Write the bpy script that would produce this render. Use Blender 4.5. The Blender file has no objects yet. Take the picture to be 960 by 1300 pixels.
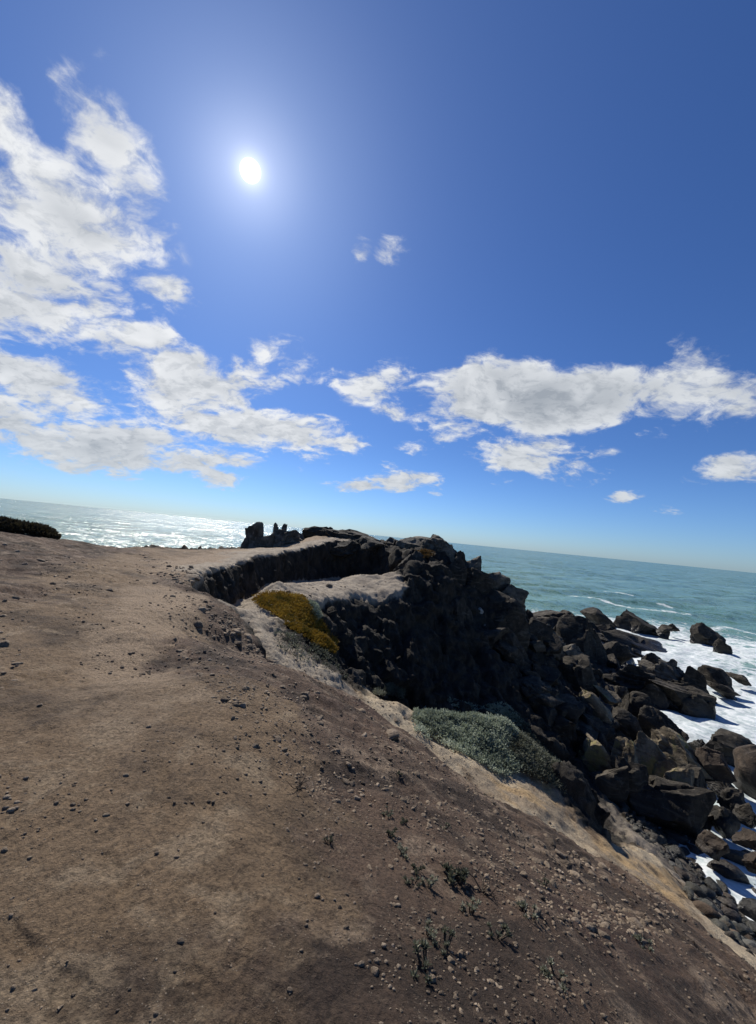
import bpy, bmesh, math, random
import numpy as np
from mathutils import Vector, Matrix
from mathutils.geometry import delaunay_2d_cdt
R = math.radians
rng = np.random.default_rng(7)
random.seed(7)
scene = bpy.context.scene
COL = scene.collection

# ------------------------------------------------------------------ camera maths (survey of the place from the photo)
F, CX, CY, ROLL, PITCH, H = 482.0, 480.0, 640.0, R(5.65), R(4.66), 11.0
def ray(px, py):
    u = (px-CX)/F; v = -(py-CY)/F
    a = u*math.cos(ROLL)-v*math.sin(ROLL); b = u*math.sin(ROLL)+v*math.cos(ROLL)
    return np.array([a, math.cos(PITCH)-b*math.sin(PITCH), math.sin(PITCH)+b*math.cos(PITCH)])
def at(px, py, d):                       # point on a sight line at horizontal distance d
    r = ray(px, py); return r*(d/math.hypot(r[0], r[1]))+np.array([0, 0, H])
def on_level(px, py, z):
    r = ray(px, py); return r*((z-H)/r[2])+np.array([0, 0, H])
def px_size(px, py, d):                  # metres per pixel there
    r = ray(px, py); return d/math.hypot(r[0], r[1])/F

# ------------------------------------------------------------------ numpy noise
def _hash(ix, iy, iz, s):
    h = (ix.astype(np.int64)*374761393+iy.astype(np.int64)*668265263+iz.astype(np.int64)*2147483647+s*974634777) & 0xffffffff
    h = ((h ^ (h >> 13))*1274126177) & 0xffffffff
    h = ((h ^ (h >> 16))*2246822519) & 0xffffffff
    return ((h ^ (h >> 15)) & 0xffffff)/float(0xffffff)
def vnoise(p, s=0):                       # value noise, -1..1
    i = np.floor(p); f = p-i; f = f*f*f*(f*(f*6-15)+10)
    x, y, z = i[:, 0], i[:, 1], i[:, 2]; r = 0
    for dx in (0, 1):
        wx = f[:, 0] if dx else 1-f[:, 0]
        for dy in (0, 1):
            wy = f[:, 1] if dy else 1-f[:, 1]
            for dz in (0, 1):
                wz = f[:, 2] if dz else 1-f[:, 2]
                r = r+wx*wy*wz*_hash(x+dx, y+dy, z+dz, s)
    return r*2-1
def fbm(p, o=4, s=0, gain=.5, ridged=False):
    r = 0; a = 1; t = 0
    for k in range(o):
        n = vnoise(p*(2.03**k)+k*17.3, s+k)
        r = r+a*((1-2*np.abs(n)) if ridged else n); t += a; a *= gain
    return r/t
def facet(p, s=0, tilt=1.0):              # broken rock: every cell is a tilted plane
    i = np.floor(p); best = np.full(len(p), 9e9); val = np.zeros(len(p)); sec = np.full(len(p), 9e9)
    for dx in (-1, 0, 1):
        for dy in (-1, 0, 1):
            for dz in (-1, 0, 1):
                c = i+np.array([dx, dy, dz]); x, y, z = c.T
                q = c+np.stack([_hash(x, y, z, s+k) for k in (1, 2, 3)], 1)
                d = p-q; d2 = (d*d).sum(1)
                n = np.stack([_hash(x, y, z, s+k)-.5 for k in (4, 5, 6)], 1)*2
                v = (d*n).sum(1)*tilt+_hash(x, y, z, s+7)-.5
                m = d2 < best
                sec = np.where(m, best, np.minimum(sec, d2))
                val = np.where(m, v, val); best = np.where(m, d2, best)
    crack = np.clip((np.sqrt(sec)-np.sqrt(best))/.12, 0, 1)
    return val, crack

# ------------------------------------------------------------------ node helpers
def new_mat(name):
    m = bpy.data.materials.new(name); m.use_nodes = True
    nt = m.node_tree; nt.nodes.clear()
    out = nt.nodes.new('ShaderNodeOutputMaterial'); b = nt.nodes.new('ShaderNodeBsdfPrincipled')
    nt.links.new(b.outputs[0], out.inputs[0]); return m, nt, b
class N:
    def __init__(s, nt): s.nt = nt
    def put(s, sock, v):
        if isinstance(v, bpy.types.NodeSocket): s.nt.links.new(v, sock)
        elif v is not None:
            if sock.type == 'RGBA' and len(v) == 3: v = (*v, 1)
            sock.default_value = v
    def math(s, op, a, b=None, c=None, clamp=False):
        n = s.nt.nodes.new('ShaderNodeMath'); n.operation = op; n.use_clamp = clamp
        for i, v in enumerate((a, b, c)): s.put(n.inputs[i], v)
        return n.outputs[0]
    def vmath(s, op, a, b=None, scale=None):
        n = s.nt.nodes.new('ShaderNodeVectorMath'); n.operation = op
        s.put(n.inputs[0], a); s.put(n.inputs[1], b)
        if scale is not None: s.put(n.inputs['Scale'], scale)
        return n.outputs['Value' if op in ('DOT_PRODUCT', 'LENGTH', 'DISTANCE') else 'Vector']
    def mix(s, f, a, b, mode='MIX'):
        n = s.nt.nodes.new('ShaderNodeMix'); n.data_type = 'RGBA'; n.blend_type = mode; n.clamp_factor = True
        s.put(n.inputs[0], f); s.put(n.inputs[6], a); s.put(n.inputs[7], b); return n.outputs[2]
    def mapr(s, v, a, b, c=0., d=1., smooth=True):
        n = s.nt.nodes.new('ShaderNodeMapRange'); n.clamp = True
        if smooth: n.interpolation_type = 'SMOOTHSTEP'
        for i, x in enumerate((v, a, b, c, d)): s.put(n.inputs[i], x)
        return n.outputs[0]
    def noise(s, vec, scale, detail=4, rough=.55, dist=0., col=False):
        n = s.nt.nodes.new('ShaderNodeTexNoise'); s.put(n.inputs['Vector'], vec)
        s.put(n.inputs['Scale'], scale); s.put(n.inputs['Detail'], detail); s.put(n.inputs['Roughness'], rough); s.put(n.inputs['Distortion'], dist)
        return n.outputs['Color' if col else 'Fac']
    def voro(s, vec, scale, feature='F1', out='Distance', rand=1.):
        n = s.nt.nodes.new('ShaderNodeTexVoronoi'); n.feature = feature; s.put(n.inputs['Vector'], vec); s.put(n.inputs['Scale'], scale)
        s.put(n.inputs['Randomness'], rand)
        return n.outputs[out]
    def attr(s, name, out='Fac'):
        n = s.nt.nodes.new('ShaderNodeAttribute'); n.attribute_name = name; return n.outputs[out]
    def pos(s): return s.nt.nodes.new('ShaderNodeNewGeometry').outputs['Position']
    def obj(s): return s.nt.nodes.new('ShaderNodeTexCoord').outputs['Object']
    def rand(s): return s.nt.nodes.new('ShaderNodeObjectInfo').outputs['Random']
    def bump(s, h, strength, dist, normal=None):
        n = s.nt.nodes.new('ShaderNodeBump'); s.put(n.inputs['Strength'], strength); s.put(n.inputs['Distance'], dist); s.put(n.inputs['Height'], h)
        if normal is not None: s.put(n.inputs['Normal'], normal)
        return n.outputs[0]

# ------------------------------------------------------------------ object helpers
def mesh_obj(name, verts, faces, mat, smooth=True, parent=None, normals=None, link=True):
    me = bpy.data.meshes.new(name)
    verts = np.asarray(verts, dtype=np.float32)
    if isinstance(faces, np.ndarray):
        k = faces.shape[1]; nf = len(faces)
        me.vertices.add(len(verts)); me.vertices.foreach_set('co', verts.ravel())
        me.loops.add(nf*k); me.loops.foreach_set('vertex_index', faces.astype(np.int32).ravel())
        me.polygons.add(nf); me.polygons.foreach_set('loop_start', np.arange(0, nf*k, k, dtype=np.int32))
        me.update(calc_edges=True)
    else:
        me.from_pydata([tuple(v) for v in verts], [], faces); me.update()
    me.polygons.foreach_set('use_smooth', [bool(smooth)]*len(me.polygons))
    if normals is not None: me.normals_split_custom_set_from_vertices([tuple(n) for n in normals])
    if mat is not None: me.materials.append(mat)
    o = bpy.data.objects.new(name, me); COL.objects.link(o)
    if parent is not None: o.parent = parent
    return o
def fattr(o, name, vals):
    a = o.data.attributes.new(name, 'FLOAT', 'POINT'); a.data.foreach_set('value', np.asarray(vals, dtype=np.float32))
def tag(o, label=None, cat=None, group=None, kind=None):
    if label: o['label'] = label
    if cat: o['category'] = cat
    if group: o['group'] = group
    if kind: o['kind'] = kind
    return o
def empty(name, loc):
    o = bpy.data.objects.new(name, None); COL.objects.link(o); o.location = loc; o.empty_display_size = .2; return o

# ================================================================== TERRAIN
# survey points: (pixel x, pixel y, distance[, path, soil, sand, rock, ochre])
PATH, SOIL, SAND, ROCK, OCHRE, GREY = range(6)
pts = []; mats = []; edges = []
def P(px, py, d, m, dz=0.):
    p = at(px, py, d); p[2] += dz; pts.append(p); mats.append(m); return len(pts)-1
def W(x, y, z, m):
    pts.append(np.array([x, y, z+H])); mats.append(m); return len(pts)-1
def line(ids):
    for a, b in zip(ids[:-1], ids[1:]): edges.append((a, b))
# --- level path behind, under and left of the camera
for x, y, z, m in [(0, 0, -1.6, PATH), (-1.5, 1.5, -1.58, PATH), (-3, 3.2, -1.6, PATH), (-1.2, 4, -1.62, PATH), (-3.5, 6, -1.62, PATH), (-5.5, 9, -1.66, PATH),
                   (-7.5, 12.5, -1.68, PATH), (-5.2, 4.6, -1.5, PATH), (-6.3, 5.6, -1.42, SOIL), (-9, 9.5, -1.4, SOIL), (-8.2, 8.6, -1.52, SOIL), (-7, 7.9, -1.6, PATH), (-11, 11.5, -1.25, SOIL), (-9.5, 12.3, -1.55, SOIL),
                   (-4, -1, -1.5, PATH), (-9, 2, -1.1, SOIL), (-16, 4, -.7, SOIL), (0, -4, -1.5, PATH), (-6, -8, -1.2, SOIL), (-16, -10, -.8, SOIL), (3, -6, -2.6, SOIL), (0, -14, -1.4, PATH),
                   (-58, -43, 0, SOIL), (-58, 8, -.5, SOIL), (-30, 14, -.9, SOIL), (0, -43, -1, SOIL), (8, -43, -4, SOIL), (20, -43, -11.6, SAND), (58, -43, -13.5, SAND),
                   (.6, 1.2, -1.68, SOIL), (1.5, .3, -1.95, SOIL), (1.2, 2.4, -2.1, SOIL), (2.6, 3., -2.9, SOIL), (3.2, 1., -2.85, SOIL), (4.6, 2.5, -3.75, SOIL), (.3, 3.6, -2.1, SOIL), (1.4, 5, -3.0, SOIL), (2.9, 5, -3.62, SOIL),
                   (-.8, 2.2, -1.63, PATH), (-.9, 5.6, -2.15, SOIL), (-1.9, 5.2, -1.85, SOIL), (-3., 8.4, -1.95, SOIL), (-4, 9, -1.78, PATH)]:
    W(x, y, z, m)
# --- rim of the near slope, then its rolled-over far side
rim = [(230, 745, 11), (262, 762, 10.6), (298, 774, 10.2), (325, 806, 9), (347, 850, 7.9), (380, 857, 8.1), (420, 868, 8.2), (462, 888, 8.1), (510, 930, 7.7), (552, 967, 7.5), (600, 1002, 7.3),
       (650, 1030, 7.2), (700, 1060, 7.2), (780, 1105, 7.1), (850, 1150, 7.0), (905, 1190, 6.8), (960, 1232, 6.5)]
rid = [P(*r, SOIL) for r in rim]+[W(6.6, 2.4, -4.9, SOIL), W(8.2, -4, -5.3, SOIL), W(11, -16, -6, SOIL)]
line(rid)
drop = [(298, 774, 10.6, 1.), (325, 806, 9.35, .9), (347, 850, 8.2, .9), (380, 857, 8.7, .7), (420, 868, 8.8, .6), (462, 888, 8.9, .7), (510, 930, 8.6, .8), (552, 967, 8.5, .8), (600, 1002, 8.4, .75),
        (650, 1030, 8.4, .8), (700, 1060, 8.5, .8), (780, 1105, 8.6, .9), (850, 1150, 8.6, .9), (905, 1190, 8.4, .9), (960, 1232, 8.0, .9)]
line([P(a, b, d, SOIL, -z) for a, b, d, z in drop]+[W(8.2, 3.0, -6.6, SOIL), W(10.5, -4, -7, SOIL)])
# --- tan chute behind it, down to the cobble beach
for p in [(440, 882, 10.2, GREY), (470, 889, 10.6, SAND), (500, 896, 11.3, SAND), (485, 905, 10., SAND), (520, 915, 11.0, SAND), (545, 940, 10.4, SAND), (570, 960, 10.3, SAND), (600, 980, 10.4, OCHRE), (640, 1003, 10.6, OCHRE), (690, 1030, 11, OCHRE), (650, 1020, 9.8, SAND),
          (720, 1060, 11, SAND), (740, 1055, 11.8, SAND), (790, 1090, 12, OCHRE), (780, 1065, 13.2, SAND), (840, 1120, 13, OCHRE), (870, 1128, 14.5, OCHRE), (830, 1085, 14.8, SAND), (880, 1155, 13, SAND), (930, 1195, 13, SAND), (970, 1225, 12.6, SAND)]:
    P(*p)
# --- shrub spur: base line and ridge line
line([P(525, 935, 11.4, SAND), P(600, 964, 11.4, SAND), P(650, 990, 11.7, SAND), P(700, 1006, 12.3, OCHRE), P(735, 1030, 12.8, ROCK), P(762, 1062, 13.4, ROCK)])
line([P(478, 880, 12.2, SAND), P(530, 906, 12.6, SAND), P(580, 912, 13.1, SAND), P(632, 912, 13.6, SAND), P(680, 950, 13.8, ROCK), P(720, 985, 14.1, ROCK), P(748, 1017, 14.4, ROCK), P(775, 1050, 14.6, ROCK)])
# --- pit behind the spur
for x in [(475, 880, 13.6, ROCK, -2.0), (540, 906, 14.2, ROCK, -2.2), (635, 910, 15.2, ROCK, -2.4), (720, 985, 15.6, ROCK, -1.6), (560, 900, 16, ROCK, -2.4), (640, 890, 18, ROCK, -2.2), (700, 930, 19, ROCK, -1.6)]: P(*x)
# --- beach
def Q(px, py, z, m):
    p = on_level(px, py, z+H); pts.append(p); mats.append(m)
for px, py, z in [(800, 1020, -10.8), (850, 1060, -11.15), (900, 1080, -11.4), (950, 1120, -11.5), (900, 1112, -11.15), (960, 1180, -11.05), (975, 1215, -10.6), (905, 1160, -10.5), (850, 1105, -10.2), (860, 1035, -11.5), (930, 1060, -11.6), (990, 1120, -11.7)]: Q(px, py, z, GREY)
for x, y, z in [(14.5, 16.5, -10.9), (17.5, 13, -11.2), (19, 18, -12), (13, 20, -10.9), (16, 26, -11.4), (14, 3, -10.6), (20, 3, -12.5), (16, -8, -10.6), (22, -8, -12.8)]: W(x, y, z, GREY)
# --- gully below the path: lip, scarp foot
lip = [(230, 745, 11), (262, 727, 13), (300, 717, 16), (335, 704, 20), (380, 696, 24), (425, 685, 28)]
line([rid[0]]+[P(*p, GREY) for p in lip[1:]]+[P(478, 697, 28, ROCK), P(508, 703, 26, ROCK)])
foot = [(262, 752, 12.5, .25), (300, 764, 15.5, .2), (334, 744, 19.4, .1), (380, 738, 23.3, .1), (427, 734, 27.2, .1), (478, 729, 27., .2), (506, 729, 25.2, .2)]
line([P(p[0], p[1], p[2], GREY, -p[3]) for p in foot])
# --- pale ledge (crest, then front edge over the cliff)
line([P(345, 737, 16.3, GREY), P(380, 741, 18.6, GREY), P(430, 738, 21, GREY), P(452, 729, 22.5, GREY), P(480, 729, 22.8, GREY), P(500, 731, 22.5, GREY)])
cl = [(372, 792, 13.2), (398, 770, 15.2), (420, 757, 17.4), (438, 752, 18.8), (456, 751, 19.8), (476, 752, 20.4), (497, 747, 20.8), (512, 742, 21.2)]
line([P(*p, GREY) for p in cl])
P(322, 757, 17, GREY, -.3); P(300, 772, 13.2, GREY, -.3); P(350, 741, 18.6, GREY, -.25); P(430, 737, 24., GREY, -.2); P(330, 765, 13.6, GREY); P(318, 775, 12.4, GREY); P(350, 760, 14.6, GREY)
# --- spur with the ice plant and pale chute under the rim
for p in [(312, 778, 11.6), (335, 790, 11.2), (330, 806, 10.2), (360, 815, 10.9), (345, 835, 9.5), (362, 850, 9.3), (395, 858, 9.6), (420, 862, 10.1), (440, 874, 10.3)]: P(*p, GREY)
for p in [(372, 802, 12.2), (400, 815, 12.), (418, 812, 12.4), (400, 835, 11.1), (428, 838, 11.7), (440, 862, 11.4)]: P(*p, ROCK)
# --- cliff face: upper and lower course, pit foot
for p in [(395, 790, 14.6), (432, 790, 16.6), (470, 790, 18.6), (510, 785, 19.4), (420, 830, 14.2), (455, 870, 14.6), (500, 850, 17.6), (545, 790, 20.8), (580, 790, 22.2), (560, 850, 19.6), (610, 850, 21.), (600, 885, 19.4)]: P(*p, ROCK)
# --- headland rock mass
for p in [(400, 680, 30), (380, 686, 28), (352, 695, 26), (310, 697, 25)]: P(*p, PATH)
for p in [(430, 680, 31.5), (460, 686, 30), (480, 690, 29), (508, 692, 29.5), (540, 688, 30), (566, 693, 30), (598, 716, 30), (628, 742, 30), (660, 772, 30),
          (520, 722, 23.4), (545, 705, 26), (560, 728, 24), (590, 745, 25.4), (612, 775, 25.6), (530, 745, 21.8), (560, 760, 22.6), (640, 830, 24)]: P(*p, ROCK)
# --- rubble slope to the sea
for p in [(700, 800, 38), (690, 800, 46), (740, 790, 58), (700, 850, 28), (740, 880, 26), (690, 905, 21.5), (760, 840, 40), (790, 920, 27), (830, 960, 26.5), (780, 985, 22), (860, 990, 26), (800, 880, 36)]: P(*p, ROCK, -.5)
for x, y, z in [(24, 33, -11.6), (29, 32, -12.6), (30, 40, -12), (36, 46, -13), (22, 60, -11.8), (38, 60, -13.5), (30, 72, -13.5), (16, 66, -12), (24, 20, -13), (50, 30, -14), (58, 73, -14)]: W(x, y, z, ROCK)
# --- seaward side, never seen from the path
for x, y, z in [(-2, 37, -3), (6, 37, -4), (12, 36, -7), (-8, 32.5, -2.2), (-14, 26, -2.6), (-19, 20.5, -2.4), (-26, 19, -2.2)]: W(x, y, z, ROCK)
for x, y, z in [(0, 46, -12.5), (10, 48, -12), (-12, 42, -13), (-20, 34, -13), (-30, 30, -13), (-58, 28, -13), (-58, 73, -14), (0, 73, -14), (58, -2, -14)]: W(x, y, z, ROCK)
for p in [(0, 674, 20, SOIL), (40, 679, 20, SOIL), (75, 686, 20, SOIL), (110, 692, 20, SOIL), (150, 696.5, 20.3, SOIL), (180, 698, 20.5, PATH), (230, 698, 21.5, PATH), (270, 698, 23, PATH), (-60, 664, 21, SOIL), (160, 712, 15.5, PATH), (250, 712, 17, PATH)]: P(*p)

pts = np.array(pts)
vout, eout, fout, ov, oe, of_ = delaunay_2d_cdt([Vector((p[0], p[1])) for p in pts], edges, [], 0, 1e-4, True)
vx = np.array([(v.x, v.y) for v in vout])
wt = np.eye(6)[mats]
vz = np.zeros(len(vx)); vw = np.zeros((len(vx), 6))
for k, src in enumerate(ov):
    if src: vz[k] = pts[src[0], 2]; vw[k] = wt[src[0]]
    else:
        d = np.hypot(*(pts[:, :2]-vx[k]).T); w = 1/(d**3+1e-6); vz[k] = (w*pts[:, 2]).sum()/w.sum(); vw[k] = (w[:, None]*wt).sum(0)/w.sum()
X0, Y0, S = -58., -43., .12
NX, NY = int(116/S)+1, int(116/S)+1
hg = np.full((NX, NY), -14.+H); wg = np.zeros((NX, NY, 6)); wg[:, :, ROCK] = 1
for t in fout:
    a, b, c = (vx[i] for i in t)
    lo = np.floor((np.minimum(np.minimum(a, b), c)-(X0, Y0))/S).astype(int).clip(0); hi = np.ceil((np.maximum(np.maximum(a, b), c)-(X0, Y0))/S).astype(int)+1
    ii, jj = np.meshgrid(np.arange(lo[0], min(hi[0], NX)), np.arange(lo[1], min(hi[1], NY)), indexing='ij')
    x = X0+ii*S; y = Y0+jj*S
    den = (b[1]-c[1])*(a[0]-c[0])+(c[0]-b[0])*(a[1]-c[1])
    if abs(den) < 1e-9: continue
    l1 = ((b[1]-c[1])*(x-c[0])+(c[0]-b[0])*(y-c[1]))/den; l2 = ((c[1]-a[1])*(x-c[0])+(a[0]-c[0])*(y-c[1]))/den; l3 = 1-l1-l2
    m = (l1 >= -1e-6) & (l2 >= -1e-6) & (l3 >= -1e-6)
    z = l1*vz[t[0]]+l2*vz[t[1]]+l3*vz[t[2]]
    w = l1[..., None]*vw[t[0]]+l2[..., None]*vw[t[1]]+l3[..., None]*vw[t[2]]
    hg[ii[m], jj[m]] = z[m]; wg[ii[m], jj[m]] = w[m]
def blur(g, sig):
    k = int(3*sig)+1; ker = np.exp(-.5*(np.arange(-k, k+1)/sig)**2); ker /= ker.sum()
    for ax in (0, 1):
        pad = [(0, 0)]*g.ndim; pad[ax] = (k, k); gp = np.pad(g, pad, 'edge'); o = 0
        for q in range(2*k+1):
            sl = [slice(None)]*g.ndim; sl[ax] = slice(q, q+g.shape[ax]); o = o+ker[q]*gp[tuple(sl)]
        g = o
    return g
hg = blur(hg, 1.25); wg = blur(wg, 3.0)
def samp(g, x, y):
    u = np.clip((np.asarray(x)-X0)/S, 0, NX-1.001); v = np.clip((np.asarray(y)-Y0)/S, 0, NY-1.001)
    i = u.astype(int); j = v.astype(int); fu = u-i; fv = v-j
    if g.ndim == 3: fu = fu[..., None]; fv = fv[..., None]
    return g[i, j]*(1-fu)*(1-fv)+g[i+1, j]*fu*(1-fv)+g[i, j+1]*(1-fu)*fv+g[i+1, j+1]*fu*fv

trod = np.array([at(*p_)[:2] for p_ in ((330, 1290, 1.5), (215, 1080, 2.6), (165, 900, 4.6), (190, 800, 7.4), (228, 740, 11.4), (240, 715, 16.), (330, 699, 24.), (400, 680, 30.))])
def trod_d(x, y):
    d = np.full(len(x), 99.)
    for a, b in zip(trod[:-1], trod[1:]):
        t = np.clip(((x-a[0])*(b[0]-a[0])+(y-a[1])*(b[1]-a[1]))/((b-a)**2).sum(), 0, 1); d = np.minimum(d, np.hypot(x-a[0]-t*(b[0]-a[0]), y-a[1]-t*(b[1]-a[1])))
    return d
_g = np.random.default_rng(404); foot_marks = []
for k in range(150):                      # old shoe prints in the dry dirt
    i = int(_g.integers(0, 4)); a, b = trod[i], trod[i+1]; c_ = a+(b-a)*_g.random()+_g.normal(0, .55, 2); v_ = b-a
    foot_marks.append((c_[0], c_[1], math.atan2(v_[0], v_[1])+_g.normal(0, .35)+(math.pi if _g.random() < .5 else 0), _g.uniform(.35, 1.)))
def prints(x, y):
    z = np.zeros(len(x))
    if len(x) == 1: return z
    for cx, cy, th, k in foot_marks:
        m = (np.abs(x-cx) < .28) & (np.abs(y-cy) < .28)
        if not m.any(): continue
        dx, dy = x[m]-cx, y[m]-cy; u = dx*math.cos(th)-dy*math.sin(th); v = dx*math.sin(th)+dy*math.cos(th)
        w_ = .047-.012*np.cos(v*20); r = np.sqrt((u/w_)**2+(v/.14)**2)
        z[m] += k*(-.010/(1+np.exp((r-1)*7))+.004*np.exp(-((r-1.25)/.25)**2))
    return z
def surface(x, y):
    """detailed terrain point for plan positions x, y -> (displaced points, weights, rockiness)"""
    x0_, y0_ = x, y; rr = np.hypot(x, y)
    q3 = np.stack([x, y, 0*x], 1); k_ = np.clip((rr-7)/4, 0, 1)*np.clip((60-rr)/20, 0, 1); nr_ = rr < 60
    wx = np.zeros(len(x)); wy = np.zeros(len(x))
    wx[nr_] = .34*fbm(q3[nr_]*1.3, 4, 201, .6); wy[nr_] = .34*fbm(q3[nr_]*1.3, 4, 211, .6)
    x = x+wx*k_; y = y+wy*k_
    z = samp(hg, x, y); w = samp(wg, x, y)
    e = .15
    gx = (samp(hg, x+e, y)-samp(hg, x-e, y))/(2*e); gy = (samp(hg, x, y+e)-samp(hg, x, y-e))/(2*e)
    n = np.stack([-gx, -gy, np.ones_like(gx)], 1); n /= np.linalg.norm(n, axis=1)[:, None]
    x, y = x0_, y0_; p = np.stack([x, y, z], 1); r0 = np.hypot(x, y)
    steep = np.clip((np.hypot(gx, gy)-.75)/.8, 0, 1)
    rock = np.clip(w[:, ROCK]*1.2+.75*steep*(r0 > 8.2), 0, 1)
    soil = np.clip(w[:, SOIL], 0, 1); pth = np.clip(w[:, PATH]+.5*w[:, SAND]+.5*w[:, OCHRE], 0, 1); grey = w[:, GREY]
    # broken rock
    on = (rock > .01) | (grey > .02); rr = np.zeros(len(p)); f3 = np.zeros(len(p))
    if on.any():
        po = p[on]*np.array([1, 1, .55]); f1, c1 = facet(po*.55+3, 11, 1.); f2, c2 = facet(po*1.3+7, 31, 1.); f3_, c3 = facet(p[on]*3.7, 51, 1.)
        rr[on] = .34*f1+.20*f2+.09*f3_-.08*(1-c1)-.05*(1-c2)+.20*fbm(po*.8, 2, 5)+.05*fbm(p[on]*4, 2, 6)
        bed = p[on, 2]*2.3+p[on, 0]*.35+fbm(p[on]*.5, 2, 9)*.8; rr[on] += .13*(np.abs((bed % 1)-.5)*2-.5)*(.4+.6*np.clip(fbm(p[on]*.6, 2, 13)+.5, 0, 1)); f3[on] = f3_
    # soil: lumps, clods, rills down the fall line
    ds = np.zeros(len(p)); far = r0 > 45
    s_ = (~far) & (rock < .98); ps = p[s_]; up = ps*np.array([1, 1, .3]); so_, pt_, gr_, rr0 = soil[s_], pth[s_], grey[s_], r0[s_]
    lum = .06*fbm(up*.7, 2, 70)+.03*fbm(up*3.1, 2, 80)
    clod = np.minimum(fbm(up*11, 2, 90, ridged=True), .55); crum = fbm(up*27, 2, 95)
    fl = np.stack([(ps[:, 0]*.545-ps[:, 1]*.839)*-2.6, (ps[:, 0]*.839+ps[:, 1]*.545)*.55, ps[:, 2]*.2], 1)
    rill = fbm(fl, 4, 100, ridged=True)
    patch = np.clip(fbm(up*.9, 2, 110)*1.8+.45, 0, 1)
    foot_ = np.minimum(fbm(up*np.array([5., 2.4, 1]), 3, 120, ridged=True), .35)
    ds[s_] = (so_*(lum*1.35+.06*rill*np.clip(rr0/3, .3, 1.3)+.036*(.25+.75*patch)*clod+.014*crum*(.35+.65*patch))+pt_*(.6*lum+.018*clod*patch+.024*foot_*(.3+.7*patch)+.007*crum)+gr_*(lum*.8+.05*np.clip(f3[s_], -.4, .6)+.03*clod*patch+.03*rill))*(1-rock[s_])*np.clip(rr0/4.5, .33, 1)
    ds += prints(x, y)*np.clip(1-soil*.4, 0, 1)
    rk = rock*np.clip(r0/14, .3, 1.)
    p = p+n*(rk*rr)[:, None]
    p[:, 2] += ds
    # broken crumbly lip round the gully
    return p, w, rock, soil
az_f = np.radians(np.arange(-58, 62, .2)); az_b = np.radians(np.arange(62, 302, 3.))
az = np.concatenate([az_f, az_b]); rad = [.25]
while rad[-1] < 600: rad.append(rad[-1]*(1.03 if rad[-1] < 1 else 1.0075 if rad[-1] < 8.5 else 1.0042 if rad[-1] < 31 else 1.012 if rad[-1] < 60 else 1.08))
rad = np.array(rad); na, nr = len(az), len(rad)
A, RR = np.meshgrid(az, rad, indexing='ij')
gp, gw, grock, gsoil = surface((RR*np.sin(A)).ravel(), (RR*np.cos(A)).ravel())
idx = np.arange(na*nr).reshape(na, nr)
q = np.stack([idx, np.roll(idx, -1, 0)], -1)
quads = np.stack([q[:, :-1, 0], q[:, 1:, 0], q[:, 1:, 1], q[:, :-1, 1]], -1).reshape(-1, 4)[:, ::-1]
# centre cap
c0 = len(gp); gp = np.vstack([gp, surface(np.array([0.]), np.array([0.]))[0]]); gw = np.vstack([gw, gw[:1]]); grock = np.append(grock, 0)
fn = np.cross(gp[quads[:, 2]]-gp[quads[:, 0]], gp[quads[:, 3]]-gp[quads[:, 1]])
flip = fn[:, 2].sum() < 0
if flip: quads = quads[:, ::-1]; fn = -fn
vn = np.zeros_like(gp)
for k in range(4):
    for ax in range(3): vn[:, ax] += np.bincount(quads[:, k], fn[:, ax], len(gp))
vn[c0] = (0, 0, 1); vn /= np.linalg.norm(vn, axis=1)[:, None]+1e-12
sm = samp(blur(wg, 6.), gp[:, 0], gp[:, 1])
rq = grock[quads].mean(1); pq = sm[quads].mean(1)
cls = np.where(rq > .5, 2, np.where(pq[:, PATH] > .5, 0, 1))

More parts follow.
